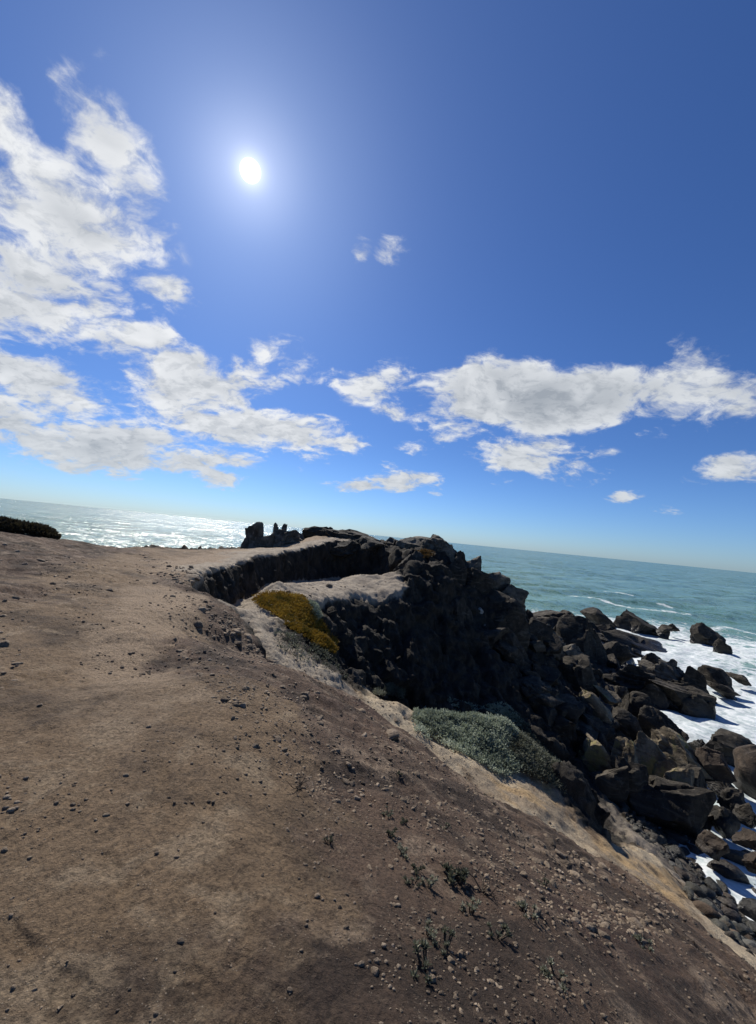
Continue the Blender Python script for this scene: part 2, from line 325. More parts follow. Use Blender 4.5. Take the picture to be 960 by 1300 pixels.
# ------------------------------------------------------------------ terrain material
def ground_material():
    m, nt, b = new_mat('headland_ground'); n = N(nt); p = n.pos()
    def patchy(c1, c2, sc, lo, hi, seed):
        v = n.vmath('ADD', p, (seed, seed*.7, 0)); return n.mix(n.mapr(n.noise(v, sc, 6, .62, .4), lo, hi), c1, c2)
    pathc = patchy((.205, .140, .082), (.082, .055, .034), 1.0, .45, .68, 3)
    pathc = n.mix(n.math('MULTIPLY', n.mapr(n.noise(p, 2.6, 6, .66, .6), .52, .68), .8), pathc, (.30, .225, .145))
    pathc = n.mix(n.math('MULTIPLY', n.mapr(n.math('ADD', n.attr('trodden'), n.math('MULTIPLY', n.math('SUBTRACT', n.noise(p, 1.5, 6, .65), .5), 1.3)), .35, .85), .75), pathc, (.315, .232, .152))
    pathc = n.mix(n.math('MULTIPLY', n.mapr(n.noise(n.vmath('MULTIPLY', p, (1.5, .7, 1)), 7., 6, .7, .9), .57, .66), .55), pathc, (.07, .047, .030))
    soilc = patchy((.120, .078, .052), (.054, .036, .025), 1.1, .42, .62, 9)
    st = n.vmath('MULTIPLY', p, (1., 1., .4))
    soilc = n.mix(n.math('MULTIPLY', n.mapr(n.noise(st, 1.7, 8, .70, .8), .50, .64), .85), soilc, (.265, .195, .135))
    soilc = n.mix(n.math('MULTIPLY', n.mapr(n.noise(st, 6.5, 6, .72, .6), .55, .66), .7), soilc, (.030, .021, .015))
    soilc = n.mix(n.math('MULTIPLY', n.mapr(n.noise(st, .45, 4, .5), .56, .74), .6), soilc, (.085, .046, .033))
    sandc = patchy((.46, .37, .25), (.35, .275, .185), 1.3, .4, .7, 14)
    greyc = patchy((.36, .30, .225), (.25, .205, .155), 1.1, .42, .66, 21)
    rockc = patchy((.046, .038, .028), (.017, .0145, .011), 1.6, .35, .65, 33)
    vs = n.vmath('MULTIPLY', p, (1.6, 1.6, .25))
    rockc = n.mix(n.math('MULTIPLY', n.mapr(n.noise(vs, 2.2, 5, .6), .55, .72), .7), rockc, (.085, .076, .064))
    ochc = patchy((.42, .29, .15), (.30, .235, .16), .9, .42, .56, 41)
    brk = n.math('SUBTRACT', n.noise(p, 2.4, 6, .65), .5)
    def w(name, k=1.1):
        return n.mapr(n.math('ADD', n.attr(name), n.math('MULTIPLY', brk, k)), .32, .62)
    c = n.mix(w('soil'), pathc, soilc); c = n.mix(w('grey'), c, greyc); c = n.mix(w('sand'), c, sandc); c = n.mix(w('ochre'), c, ochc); c = n.mix(w('rock', .7), c, rockc)
    fine = n.noise(p, 45, 6, .78)
    c = n.mix(n.math('MULTIPLY', n.mapr(fine, .54, .36), .8), c, n.mix(1., c, (.32, .31, .30), 'MULTIPLY'))  # shade of the fine crevices painted into the colour
    c = n.mix(n.math('MULTIPLY', n.mapr(fine, .54, .70), .6), c, n.mix(1., c, (1.75, 1.72, 1.65), 'MULTIPLY'))  # tops of the same grain painted lighter, as if lit
    fle = n.voro(p, 60, 'F1', 'Distance'); spk = n.mapr(fle, .20, .12)
    c = n.mix(n.math('MULTIPLY', n.math('MULTIPLY', spk, n.mapr(n.noise(p, 4, 4, .6), .50, .60)), .8), c, n.mix(.6, c, (.46, .38, .28)))
    # sea-wetted rock
    zz = nt.nodes.new('ShaderNodeSeparateXYZ'); n.put(zz.inputs[0], p)
    wet = n.mapr(n.math('ADD', zz.outputs[2], n.math('MULTIPLY', brk, 1.4)), 1.5, .5)
    c = n.mix(n.math('MULTIPLY', wet, .65), c, (.014, .014, .013))
    n.put(b.inputs['Base Color'], c); n.put(b.inputs['Roughness'], n.mapr(wet, 0, 1, .92, .4)); b.inputs['Specular IOR Level'].default_value = .25
    h = n.math('ADD', n.math('MULTIPLY', n.noise(p, 9, 8, .72), 1.4), n.math('ADD', n.math('MULTIPLY', fine, .5), n.math('MULTIPLY', spk, .12)))
    h = n.math('ADD', h, n.math('MULTIPLY', n.math('MULTIPLY', n.attr('rock'), n.noise(n.vmath('MULTIPLY', p, (1, 1, .5)), 3, 8, .7)), 3.))
    n.put(b.inputs['Normal'], n.bump(h, 1., .05)); return m
MG = ground_material()
names = {0: 'dirt_path', 1: 'ground', 2: 'cliff'}
for k in range(3):
    f = quads[cls == k]
    if k == 0:
        pass
    u, inv = np.unique(f, return_inverse=True); f2 = inv.reshape(f.shape)
    o = mesh_obj(names[k], gp[u], f2, MG, normals=vn[u]); o['kind'] = 'structure'
    for nm, ch in (('soil', SOIL), ('sand', SAND), ('ochre', OCHRE), ('grey', GREY)): fattr(o, nm, gw[u, ch])
    fattr(o, 'rock', grock[u]); fattr(o, 'trodden', np.exp(-(trod_d(gp[u, 0], gp[u, 1])/(.55+.05*np.hypot(gp[u, 0], gp[u, 1])))**2)*np.clip((np.hypot(gp[u, 0], gp[u, 1])-1.8)/3.2, .12, 1))
cap = np.stack([np.roll(idx[:, 0], -1), idx[:, 0], np.full(na, c0)], -1)
u, inv = np.unique(cap, return_inverse=True)
o = mesh_obj('dirt_path', gp[u], inv.reshape(cap.shape), MG, normals=vn[u]); o['kind'] = 'structure'


def ground_z(x, y):
    p = surface(np.atleast_1d(np.asarray(x, float)), np.atleast_1d(np.asarray(y, float)))[0]; return p[:, 2]
def hit(px, py, dmin=.8, dmax=60):       # first terrain point on a sight line
    r = ray(px, py); h = math.hypot(r[0], r[1]); d = np.exp(np.linspace(math.log(dmin), math.log(dmax), 900))
    x = r[0]/h*d; y = r[1]/h*d; z = H+r[2]/h*d
    below = samp(hg, x, y) > z
    if not below.any(): return None
    k = int(np.argmax(below)); return np.array([x[k], y[k], samp(hg, x[k:k+1], y[k:k+1])[0]]), d[k]

# ================================================================== ROCKS
def ico(sub):
    bm = bmesh.new(); bmesh.ops.create_icosphere(bm, subdivisions=sub, radius=1)
    bm.verts.ensure_lookup_table()
    v = np.array([x.co[:] for x in bm.verts]); f = np.array([[q.index for q in x.verts] for x in bm.faces]); bm.free(); return v, f
ICO = {k: ico(k) for k in (1, 2, 3, 4, 5)}
def rock_shape(seed, sub=4, cuts=13, rough=1., strata=0., stretch=(1, 1, 1), lo=.42, hi=.80):
    g = np.random.default_rng(seed); v, f = ICO[sub]; v = v*np.array(stretch)
    for k in range(cuts):
        d = g.normal(size=3); d /= np.linalg.norm(d); ext = (v @ d).max(); o = g.uniform(lo, hi)*ext
        s = v @ d-o; v = v-d[None]*np.where(s > 0, s*.985, 0)[:, None]
    L = np.linalg.norm(v, axis=1)[:, None]; nrm = v/L; sh = g.uniform(-50, 50, 3)
    if rough > 0:
        f1, c1 = facet(v*1.3+sh, seed, 1.); f2, c2 = facet(v*3.2+sh, seed+3, 1.)
        v = v+nrm*((.085*f1+.03*f2-.045*(1-c1)-.015*(1-c2)+.06*fbm(v*1.4+sh, 3, seed)+.022*fbm(v*6+sh, 3, seed+9))*rough)[:, None]
    if strata > 0:
        ax = np.array([.25, .1, 1.]); ax /= np.linalg.norm(ax)
        h = (v @ ax)*5.5+fbm(v*1.2+sh, 2, seed)*.6
        v = v+nrm*(strata*.07*(np.abs((h % 1)-.5)*2-.5))[:, None]
    lo_, hi_ = v.min(0), v.max(0); v = (v-(lo_+hi_)/2)/(hi_-lo_); return v, f
def rock_material(name, c1, c2, c3, rough=.9, lich=None, wet=False, vary=.35, hue=False):
    m, nt, b = new_mat(name); n = N(nt); p = n.pos(); r = n.rand()
    v = n.vmath('ADD', n.vmath('MULTIPLY', p, (1, 1, .8)), n.vmath('SCALE', (13., 7., 3.), scale=r))
    c = n.mix(n.mapr(n.noise(v, 1.6, 7, .65, .3), .38, .62), c1, c2)
    c = n.mix(n.mapr(n.noise(v, 4.5, 6, .7, .5), .54, .72), c, c3)
    bd = n.noise(n.vmath('MULTIPLY', n.vmath('ADD', v, n.vmath('SCALE', n.noise(v, .7, 2, col=True), scale=.7)), (.5, .5, 4.2)), 1.6, 5, .62)
    c = n.mix(n.math('MULTIPLY', n.mapr(bd, .55, .66), .55), c, c3)
    c = n.mix(n.math('MULTIPLY', n.mapr(bd, .44, .36), .7), c, n.mix(1., c, (.4, .38, .36), 'MULTIPLY'))
    if hue: c = n.mix(n.mapr(r, .80, .92), c, (.24, .23, .20)); c = n.mix(n.mapr(n.math('FRACT', n.math('MULTIPLY', r, 7.)), .6, .9), c, n.mix(1., c, (1.15, .8, .6), 'MULTIPLY'))
    if lich: c = n.mix(n.math('MULTIPLY', n.mapr(n.noise(v, .9, 6, .65), .54, .62), .85), c, lich)
    c = n.mix(n.math('MULTIPLY', n.mapr(r, 0, 1, -.2, 1., False), vary), c, n.mix(.55, c, (0, 0, 0)))
    c = n.mix(n.math('MULTIPLY', n.mapr(n.noise(p, 30, 4, .7), .4, .7), .35), c, n.mix(.6, c, (0, 0, 0)))
    ro = rough
    if wet:
        s = nt.nodes.new('ShaderNodeSeparateXYZ'); n.put(s.inputs[0], p)
        w = n.mapr(n.math('ADD', s.outputs[2], n.math('MULTIPLY', n.noise(p, 1.2, 3), .9)), 1.9, .7)
        c = n.mix(n.math('MULTIPLY', w, .7), c, (.012, .012, .011)); ro = n.mapr(w, 0, 1, rough, .32)
    n.put(b.inputs['Base Color'], c); n.put(b.inputs['Roughness'], ro); b.inputs['Specular IOR Level'].default_value = .3
    h = n.math('ADD', n.math('ADD', n.noise(v, 5, 8, .7), n.math('MULTIPLY', bd, 1.1)), n.math('MULTIPLY', n.noise(v, 22, 5, .7), .35))
    n.put(b.inputs['Normal'], n.bump(h, .8, .09)); return m
RM = {
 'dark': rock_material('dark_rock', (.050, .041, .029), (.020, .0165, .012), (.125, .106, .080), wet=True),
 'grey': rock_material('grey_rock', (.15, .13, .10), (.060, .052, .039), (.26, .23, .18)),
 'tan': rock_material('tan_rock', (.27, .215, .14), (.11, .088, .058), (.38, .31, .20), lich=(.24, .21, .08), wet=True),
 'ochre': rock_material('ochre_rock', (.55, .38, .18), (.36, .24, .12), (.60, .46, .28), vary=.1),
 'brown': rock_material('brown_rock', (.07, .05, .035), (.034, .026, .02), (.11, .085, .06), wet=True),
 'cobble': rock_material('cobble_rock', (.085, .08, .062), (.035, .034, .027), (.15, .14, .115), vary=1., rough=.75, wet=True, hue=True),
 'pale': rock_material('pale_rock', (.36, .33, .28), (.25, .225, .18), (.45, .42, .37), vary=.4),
 'crumb': rock_material('crumb_rock', (.27, .205, .14), (.15, .112, .078), (.38, .30, .22), vary=.6)}
blocks = []                                # plan footprints standing in the water (for the foam)
rock_seed = [100]
def rock(name, px, py, d, w, h, tilt, style, label=None, group=None, cat='rock', sub=4, depth=.8, sink=.45, **k):
    c = at(px, py, d); s = px_size(px, py, d); a = math.atan2(c[0], c[1])
    rock_seed[0] += 1
    v, f = rock_shape(rock_seed[0], sub, k.get('cuts', 13), k.get('rough', 1.), k.get('strata', 0.), lo=k.get('lo', .42), hi=k.get('hi', .8))
    if 'profile' in k:
        zz = np.linspace(-.5, .5, len(k['profile'])); v[:, :2] *= np.interp(v[:, 2], zz, k['profile'])[:, None]
    W_, H_ = w*s*1.06, h*s*1.06; Ht = H_*(1+sink)
    v = v*np.array([W_, W_*depth, Ht]); v[:, 2] += 0
    t = R(5.65-tilt)                     # tilt as seen in the tilted photo
    ct, st = math.cos(t), math.sin(t)
    v = np.stack([v[:, 0]*ct-v[:, 2]*st, v[:, 1], v[:, 0]*st+v[:, 2]*ct], 1)
    ca, sa = math.cos(a*.9), math.sin(a*.9)
    v = np.stack([v[:, 0]*ca+v[:, 1]*sa, -v[:, 0]*sa+v[:, 1]*ca, v[:, 2]], 1)
    o = mesh_obj(name, v, f, RM[style]); o.data.set_sharp_from_angle(angle=R(38)); o.location = (c[0], c[1], c[2]-H_*sink/2)
    tag(o, label, cat, group)
    blocks.append((c[0], c[1], W_/2, W_*depth/2, a)); return o
B = 'boulder'; G1 = 'rocks on the headland'; G2 = 'boulders of the rock slope'; G3 = 'black rocks of the shore'; G4 = 'boulders in the surf'
# spires on the seaward edge of the path
rock('rock_spire', 323, 683, 26.5, 30, 40, 4, 'grey', 'tall knobbed grey rock spire at the left end of the spire cluster', G1, depth=.9, rough=1.6, cuts=5, profile=[1.3, 1.25, 1.15, 1.0, .62, .72, .8, .8])
rock('rock_spire', 311, 690, 26.2, 9, 20, 10, 'grey', 'thin short rock fin leaning on the tallest spire', G1, cuts=5)
rock('rock_spire', 351.5, 676, 27.2, 8, 24, -4, 'grey', 'left one of the two thumb-like rock stubs on the skyline', G1, cuts=4, rough=.8)
rock('rock_spire', 359, 676, 27.2, 6.5, 22, 12, 'grey', 'right one of the two thumb-like rock stubs on the skyline', G1, cuts=4, rough=.8)
rock('rock_outcrop', 350, 686, 27, 72, 26, -4, 'grey', 'long low grey outcrop carrying the two thumb-like stubs', G1, depth=.6, rough=1.6, sub=5, strata=.6)
rock('rock_outcrop', 375, 680, 28.5, 22, 14, -12, 'grey', 'small jagged grey outcrop between spires and dark cap slab', G1)
rock('rock_outcrop', 334, 689, 26.6, 30, 18, 0, 'grey', 'broken grey shoulder at the foot of the tallest spire', G1)
rock('cap_rock', 407, 674, 32, 44, 13, 8, 'dark', 'long flat dark slab capping the top end of the path', G1, depth=.7, strata=.6, sink=1.6, rough=1.3)
rock('rock_outcrop', 447, 683, 30, 66, 20, 16, 'dark', 'dark sloping hump to the right of the path top', G1, strata=1., depth=.7)
rock('rock_outcrop', 470, 692, 28.5, 44, 16, 20, 'dark', 'dark wedge of rock below the sloping hump', G1, strata=.6)
rock('rock_outcrop', 440, 694, 28, 50, 14, 4, 'dark', 'layered dark ledge rock over the gully scarp', G1, strata=1.2)
# headland rock mass
for a in [('boulder', 497, 688, 30, 22, 12, 4, 'grey', 'small pale-topped rock in the dip of the headland skyline'),
          ('boulder', 520, 691, 29, 34, 18, 4, 'grey', 'rounded grey boulder left of the biggest skyline boulder'),
          ('boulder', 553, 698, 28.6, 46, 34, 22, 'grey', 'biggest light grey boulder on the headland skyline'),
          ('boulder', 536, 686, 30.5, 30, 10, 2, 'grey', 'low flat rock behind the biggest skyline boulder'),
          ('boulder', 581, 711, 28.4, 20, 24, 12, 'dark', 'narrow upright block right beside the biggest skyline boulder'),
          ('boulder', 601, 720, 28.2, 24, 30, 8, 'grey', 'knobbed rock standing on the headland shoulder'),
          ('boulder', 578, 728, 26.8, 28, 42, 6, 'dark', 'tall dark block below the narrow upright block'),
          ('boulder', 607, 742, 27.2, 36, 38, 10, 'dark', 'squarish dark boulder under the shoulder knob'),
          ('boulder', 628, 740, 28.6, 30, 28, 25, 'grey', 'sloping grey boulder above the huge dark boulder'),
          ('boulder', 648, 759, 28.4, 38, 34, 28, 'grey', 'rounded grey boulder at the lower end of the headland skyline'),
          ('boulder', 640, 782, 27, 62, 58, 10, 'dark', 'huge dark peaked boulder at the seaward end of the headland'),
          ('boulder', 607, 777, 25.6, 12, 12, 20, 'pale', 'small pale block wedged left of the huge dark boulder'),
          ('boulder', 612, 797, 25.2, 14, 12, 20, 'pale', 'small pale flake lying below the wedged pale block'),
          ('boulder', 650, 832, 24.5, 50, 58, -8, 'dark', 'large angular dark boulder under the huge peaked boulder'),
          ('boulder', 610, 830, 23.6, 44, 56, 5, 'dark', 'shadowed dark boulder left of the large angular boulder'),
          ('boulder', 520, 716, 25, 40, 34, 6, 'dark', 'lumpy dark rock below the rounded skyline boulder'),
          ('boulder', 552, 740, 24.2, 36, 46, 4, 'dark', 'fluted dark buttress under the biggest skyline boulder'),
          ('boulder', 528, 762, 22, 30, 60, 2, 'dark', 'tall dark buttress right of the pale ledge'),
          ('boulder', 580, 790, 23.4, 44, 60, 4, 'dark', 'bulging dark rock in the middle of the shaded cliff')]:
    rock(*a, group=G1, sub=5 if a[4] > 34 else 4, strata=.6, lo=.55, hi=.88, cuts=15)
# rock slope running down to the surf
for a in [('boulder', 700, 790, 50, 74, 36, 12, 'dark', 'long jagged dark rock ridge under the first surf line', 0), ('boulder', 668, 790, 44, 30, 26, 12, 'dark', 'dark rock at the seaward foot of the headland', 0),
          ('boulder', 697, 812, 33, 32, 34, 10, 'grey', 'grey angular block standing out of the dark rock slope', 0), ('boulder', 738, 812, 42, 70, 54, 14, 'dark', 'broad black boulder above the layered slab', 0),
          ('boulder', 716, 826, 34, 46, 26, 18, 'grey', 'flat-topped grey boulder with pale streaks on its top', 0), ('boulder', 690, 842, 28, 34, 34, 0, 'dark', 'black block left of the sharp-edged boulder', 0),
          ('boulder', 735, 856, 30, 42, 40, -12, 'dark', 'sharp-edged boulder with a sunlit top edge', 0), ('boulder', 772, 828, 46, 44, 34, 16, 'dark', 'black boulder behind the layered slab', 0),
          ('layered_slab', 794, 856, 40, 72, 32, 8, 'dark', 'layered dark slab with parallel cracks across its face', 1.5), ('boulder', 828, 850, 44, 30, 26, 4, 'grey', 'grey boulder at the end of the layered slab', 1),
          ('boulder', 826, 839, 47, 30, 18, -25, 'dark', 'pointed dark rock behind the grey slab-end boulder', 0), ('boulder', 856, 854, 44, 46, 30, 22, 'grey', 'steep rock with slanting pale grooves near the surf', 1.5),
          ('boulder', 884, 864, 43.5, 32, 26, 25, 'dark', 'black rock joining grooved rock and surf point', 0), ('boulder', 913, 858, 46, 42, 16, 32, 'dark', 'black leaning rock point farthest out in the surf', 0),
          ('boulder', 915, 872, 44.5, 34, 10, 16, 'dark', 'low black rock under the leaning rock point', 0), ('boulder', 862, 886, 39, 74, 34, 14, 'dark', 'big black wedge boulder with white surf at its foot', 0),
          ('boulder', 818, 880, 38, 44, 32, 12, 'dark', 'black rock between layered slab and black wedge boulder', .8),
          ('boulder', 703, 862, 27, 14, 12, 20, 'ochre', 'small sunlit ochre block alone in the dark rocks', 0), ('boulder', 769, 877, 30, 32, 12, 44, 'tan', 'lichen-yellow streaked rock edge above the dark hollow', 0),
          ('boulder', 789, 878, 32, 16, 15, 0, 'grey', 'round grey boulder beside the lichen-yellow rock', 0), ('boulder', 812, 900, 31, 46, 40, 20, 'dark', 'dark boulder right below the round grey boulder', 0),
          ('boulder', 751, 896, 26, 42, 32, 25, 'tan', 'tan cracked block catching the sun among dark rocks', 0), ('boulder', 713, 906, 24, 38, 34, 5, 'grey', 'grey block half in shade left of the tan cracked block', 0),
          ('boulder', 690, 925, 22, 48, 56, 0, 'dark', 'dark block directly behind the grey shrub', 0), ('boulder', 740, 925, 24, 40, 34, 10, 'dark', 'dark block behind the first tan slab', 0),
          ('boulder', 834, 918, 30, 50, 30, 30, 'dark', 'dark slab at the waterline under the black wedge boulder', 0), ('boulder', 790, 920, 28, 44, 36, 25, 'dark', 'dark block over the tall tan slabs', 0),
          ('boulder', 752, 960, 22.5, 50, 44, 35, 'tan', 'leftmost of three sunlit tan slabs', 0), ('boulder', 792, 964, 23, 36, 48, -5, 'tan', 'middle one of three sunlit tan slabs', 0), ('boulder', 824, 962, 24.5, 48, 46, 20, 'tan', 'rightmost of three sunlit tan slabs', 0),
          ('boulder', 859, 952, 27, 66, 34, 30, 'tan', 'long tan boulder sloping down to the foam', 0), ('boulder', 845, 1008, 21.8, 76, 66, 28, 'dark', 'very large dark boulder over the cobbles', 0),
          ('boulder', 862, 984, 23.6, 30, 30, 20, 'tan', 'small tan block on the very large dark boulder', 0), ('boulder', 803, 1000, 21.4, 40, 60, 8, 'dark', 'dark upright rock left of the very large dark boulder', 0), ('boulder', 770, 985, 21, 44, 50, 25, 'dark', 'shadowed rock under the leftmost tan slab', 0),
          ('boulder', 902, 968, 27, 40, 36, 28, 'brown', 'smooth dark brown boulder beside the foam', 0), ('boulder', 885, 990, 24.4, 50, 30, 25, 'dark', 'dark rock ending the slope above the foam', 0)]:
    rock(*a[:9], group=G2, sub=5 if a[4] > 44 else 4, strata=a[9], sink=.6, depth=.75)
# rocks standing in the water
for a in [('sea_rock', 758, 783, 72, 40, 18, 14, 'dark', 'dark sea rock left of the flat-topped sea rock'), ('sea_rock', 803, 791, 74, 54, 30, 4, 'dark', 'largest flat-topped sea rock with surf around it'),
          ('sea_rock', 810, 814, 62, 86, 14, 14, 'dark', 'long low black reef below the flat-topped sea rock'), ('sea_rock', 762, 800, 64, 46, 22, 14, 'dark', 'dark reef rock on the land side of the long low reef'), ('sea_rock', 841, 798, 73, 18, 10, 10, 'dark', 'small black sea rock right of the flat-topped one'), ('sea_rock', 853, 794, 76, 16, 6, 8, 'dark', 'low black sea rock far out behind the small one'),
          ('sea_rock', 896, 803, 74, 34, 18, 24, 'dark', 'isolated slanting black rock out in the surf'), ('sea_rock', 917, 819, 68, 19, 15, 14, 'dark', 'isolated blocky black rock next to the slanting one'),
          ('sea_rock', 938, 859, 50, 24, 6, 14, 'dark', 'flat black rock awash near the right edge'), ('sea_rock', 902, 893, 38.5, 10, 6, 20, 'dark', 'tiny black rock awash beside the black wedge boulder'),
          ('sea_rock', 934, 943, 31.5, 62, 20, 6, 'dark', 'long dark rounded rock lying in white foam'), ('sea_rock', 964, 976, 28, 52, 42, 14, 'brown', 'large brown boulder at the right edge of the foam'), ('sea_rock', 888, 944, 31, 24, 12, 15, 'dark', 'small dark rock where foam meets the tan boulder'),
          ('sea_rock', 930, 1008, 24.5, 24, 18, 40, 'dark', 'oval dark boulder in the foam under the brown boulder'), ('sea_rock', 918, 1036, 22.5, 28, 19, 30, 'dark', 'dark boulder between two foam tongues'), ('sea_rock', 895, 1034, 22.5, 17, 15, 30, 'brown', 'brown boulder at the foot of the dark slope rock'), ('sea_rock', 905, 1066, 20, 26, 18, 30, 'brown', 'dark reddish boulder standing above the cobbles'),
          ('sea_rock', 953, 1060, 21, 24, 17, 35, 'brown', 'brown boulder at the right edge beside lower foam'), ('sea_rock', 960, 1092, 19.5, 22, 16, 35, 'brown', 'reddish boulder below the right-edge brown boulder'), ('sea_rock', 952, 1030, 23.3, 26, 16, 25, 'dark', 'dark low boulder in foam at the right edge')]:
    rock(*a, group=G4, sub=4, sink=.8, cuts=12, rough=1.4, depth=.85, strata=.4)
for a in [('sea_rock', 705, 803, 56, 84, 18, 13, 'dark', 'long low black ridge at the root of the upper reef'), ('sea_rock', 742, 796, 62, 60, 14, 12, 'dark', 'thin black ridge between the upper reef rocks'), ('sea_rock', 800, 828, 55, 66, 14, 16, 'dark', 'low black ridge under the long low reef'),
          ('sea_rock', 838, 872, 42, 90, 22, 14, 'dark', 'long black ridge behind the black wedge boulder'), ('sea_rock', 880, 878, 42.5, 60, 16, 18, 'dark', 'black ridge stretching from the wedge boulder to the surf point'), ('sea_rock', 770, 842, 46, 70, 22, 12, 'dark', 'dark ridge along the top of the layered slab'),
          ('sea_rock', 850, 926, 32, 44, 18, 30, 'dark', 'narrow dark ridge at the edge of the white foam'), ('sea_rock', 915, 996, 25.5, 26, 12, 25, 'dark', 'low dark rock under the smooth dark brown boulder')]:
    rock(*a, group=G4, sub=5, sink=.9, cuts=14, rough=2., depth=.5, strata=1.1)
# filler rocks jumbled over the slope, one kind of label because nothing tells them apart
protos = [rock_shape(900+k, 4, 13, 1.) for k in range(8)]; pm = []
for k, (v, f) in enumerate(protos):
    me = bpy.data.meshes.new('rubble'); o = mesh_obj('rubble_rock', v, f, RM['dark']); o.data.set_sharp_from_angle(angle=R(38)); pm.append(o.data); bpy.data.objects.remove(o)
def inside(x, y, poly):
    c = False; j = len(poly)-1
    for i in range(len(poly)):
        if (poly[i][1] > y) != (poly[j][1] > y) and x < (poly[j][0]-poly[i][0])*(y-poly[i][1])/(poly[j][1]-poly[i][1])+poly[i][0]: c = not c
        j = i
    return c
g = np.random.default_rng(5); k = 0; tries = 0; slope_poly = [(660, 782), (735, 782), (770, 800), (810, 830), (850, 880), (880, 935), (905, 985), (880, 1030), (800, 1010), (740, 960), (690, 900), (640, 860), (620, 800)]
while k < 190 and tries < 6000:
    tries += 1; px, py = g.uniform(620, 905), g.uniform(780, 1035)
    if not inside(px, py, slope_poly): continue
    h = hit(px, py, 12)
    if h is None or h[1] < 18 or h[0][2] < -.3: continue
    q = h[0]; s = float(g.uniform(.55, 1.9) if k < 100 else g.uniform(.3, .8))*(1+.015*(h[1]-20))
    o = bpy.data.objects.new('rubble_rock', pm[k % 8]); COL.objects.link(o)
    o.location = (q[0], q[1], q[2]+.1*s); o.scale = (s*g.uniform(.8, 1.3), s*g.uniform(.7, 1.1), s*g.uniform(.5, .95)); o.rotation_euler = (g.uniform(-.5, .5), g.uniform(-.5, .5), g.uniform(0, 6.28))
    tag(o, 'dark angular rubble rock jumbled between the big boulders of the shore slope', 'rock', 'rubble between the shore boulders'); k += 1
g = np.random.default_rng(15); k = 0; tries = 0; cliff_poly = [(430, 760), (510, 745), (590, 745), (625, 800), (650, 870), (620, 890), (520, 885), (470, 870), (435, 830)]

# cobble beach
cprotos = []
for k in range(10):
    v, f = rock_shape(1300+k, 3, 8, .8, lo=.5, hi=.9, stretch=(1.35, 1., .75)); o = mesh_obj('cobble', v, f, RM['cobble']); cprotos.append((o.data, v, f)); bpy.data.objects.remove(o)
def pebble_mesh(name, items, protos_, mat, **kw):
    V = []; Fc = []; n0 = 0
    for (pi, loc, sc, rot) in items:
        v, f = protos_[pi][1:]; Mx = np.array(Matrix.LocRotScale(Vector(loc), rot, Vector(sc)))
        V.append(v @ Mx[:3, :3].T+Mx[:3, 3]); Fc.append(f+n0); n0 += len(v)
    return mesh_obj(name, np.vstack(V), np.vstack(Fc), mat, **kw)
g = np.random.default_rng(21)
beach = [(785, 1003), (815, 1015), (850, 1035), (885, 1045), (935, 1080), (975, 1100), (985, 1235), (958, 1222), (915, 1185), (880, 1150), (872, 1128), (850, 1098), (810, 1060), (790, 1030)]
stones = []; tries = 0; placed = []
while len(stones) < 1300 and tries < 22000:
    tries += 1; px, py = g.uniform(780, 990), g.uniform(1000, 1240)
    if not inside(px, py, beach): continue
    h = hit(px, py, 9.5)
    if h is None or h[1] < 10.5: continue
    x, y, z = h[0]; s = float(np.clip(np.exp(g.normal(-1.15, .5)), .10, 1.0))
    if z < -.2 and g.random() < .4: continue
    if len(stones) > 240: s *= .6
    if any((x-a)**2+(y-b)**2 < (.42*(s+c))**2 for a, b, c in placed): continue
    placed.append((x, y, s))
    stones.append((s/h[1], int(g.integers(10)), (x, y, max(z, -.15)+.16*s), (s*1.25, s*.95, s*.75), Matrix.Rotation(g.uniform(0, 6.28), 3, 'Z') @ Matrix.Rotation(g.uniform(-.35, .35), 3, 'X')))
stones.sort(key=lambda t: -t[0])
for s in stones[:280]:
    o = bpy.data.objects.new('cobble', cprotos[s[1]][0]); COL.objects.link(o); o.location = s[2]; o.rotation_euler = s[4].to_euler(); o.scale = s[3]
    tag(o, 'wave-rounded grey cobble lying among others on the beach below the slope', 'cobble', 'cobbles on the beach')
if len(stones) > 280:
    o = pebble_mesh('cobble_gravel', [(s[1], s[2], s[3], s[4].to_quaternion()) for s in stones[280:]], cprotos, RM['cobble']); tag(o, 'small grey shingle filling the gaps between the beach cobbles', 'shingle', kind='stuff')

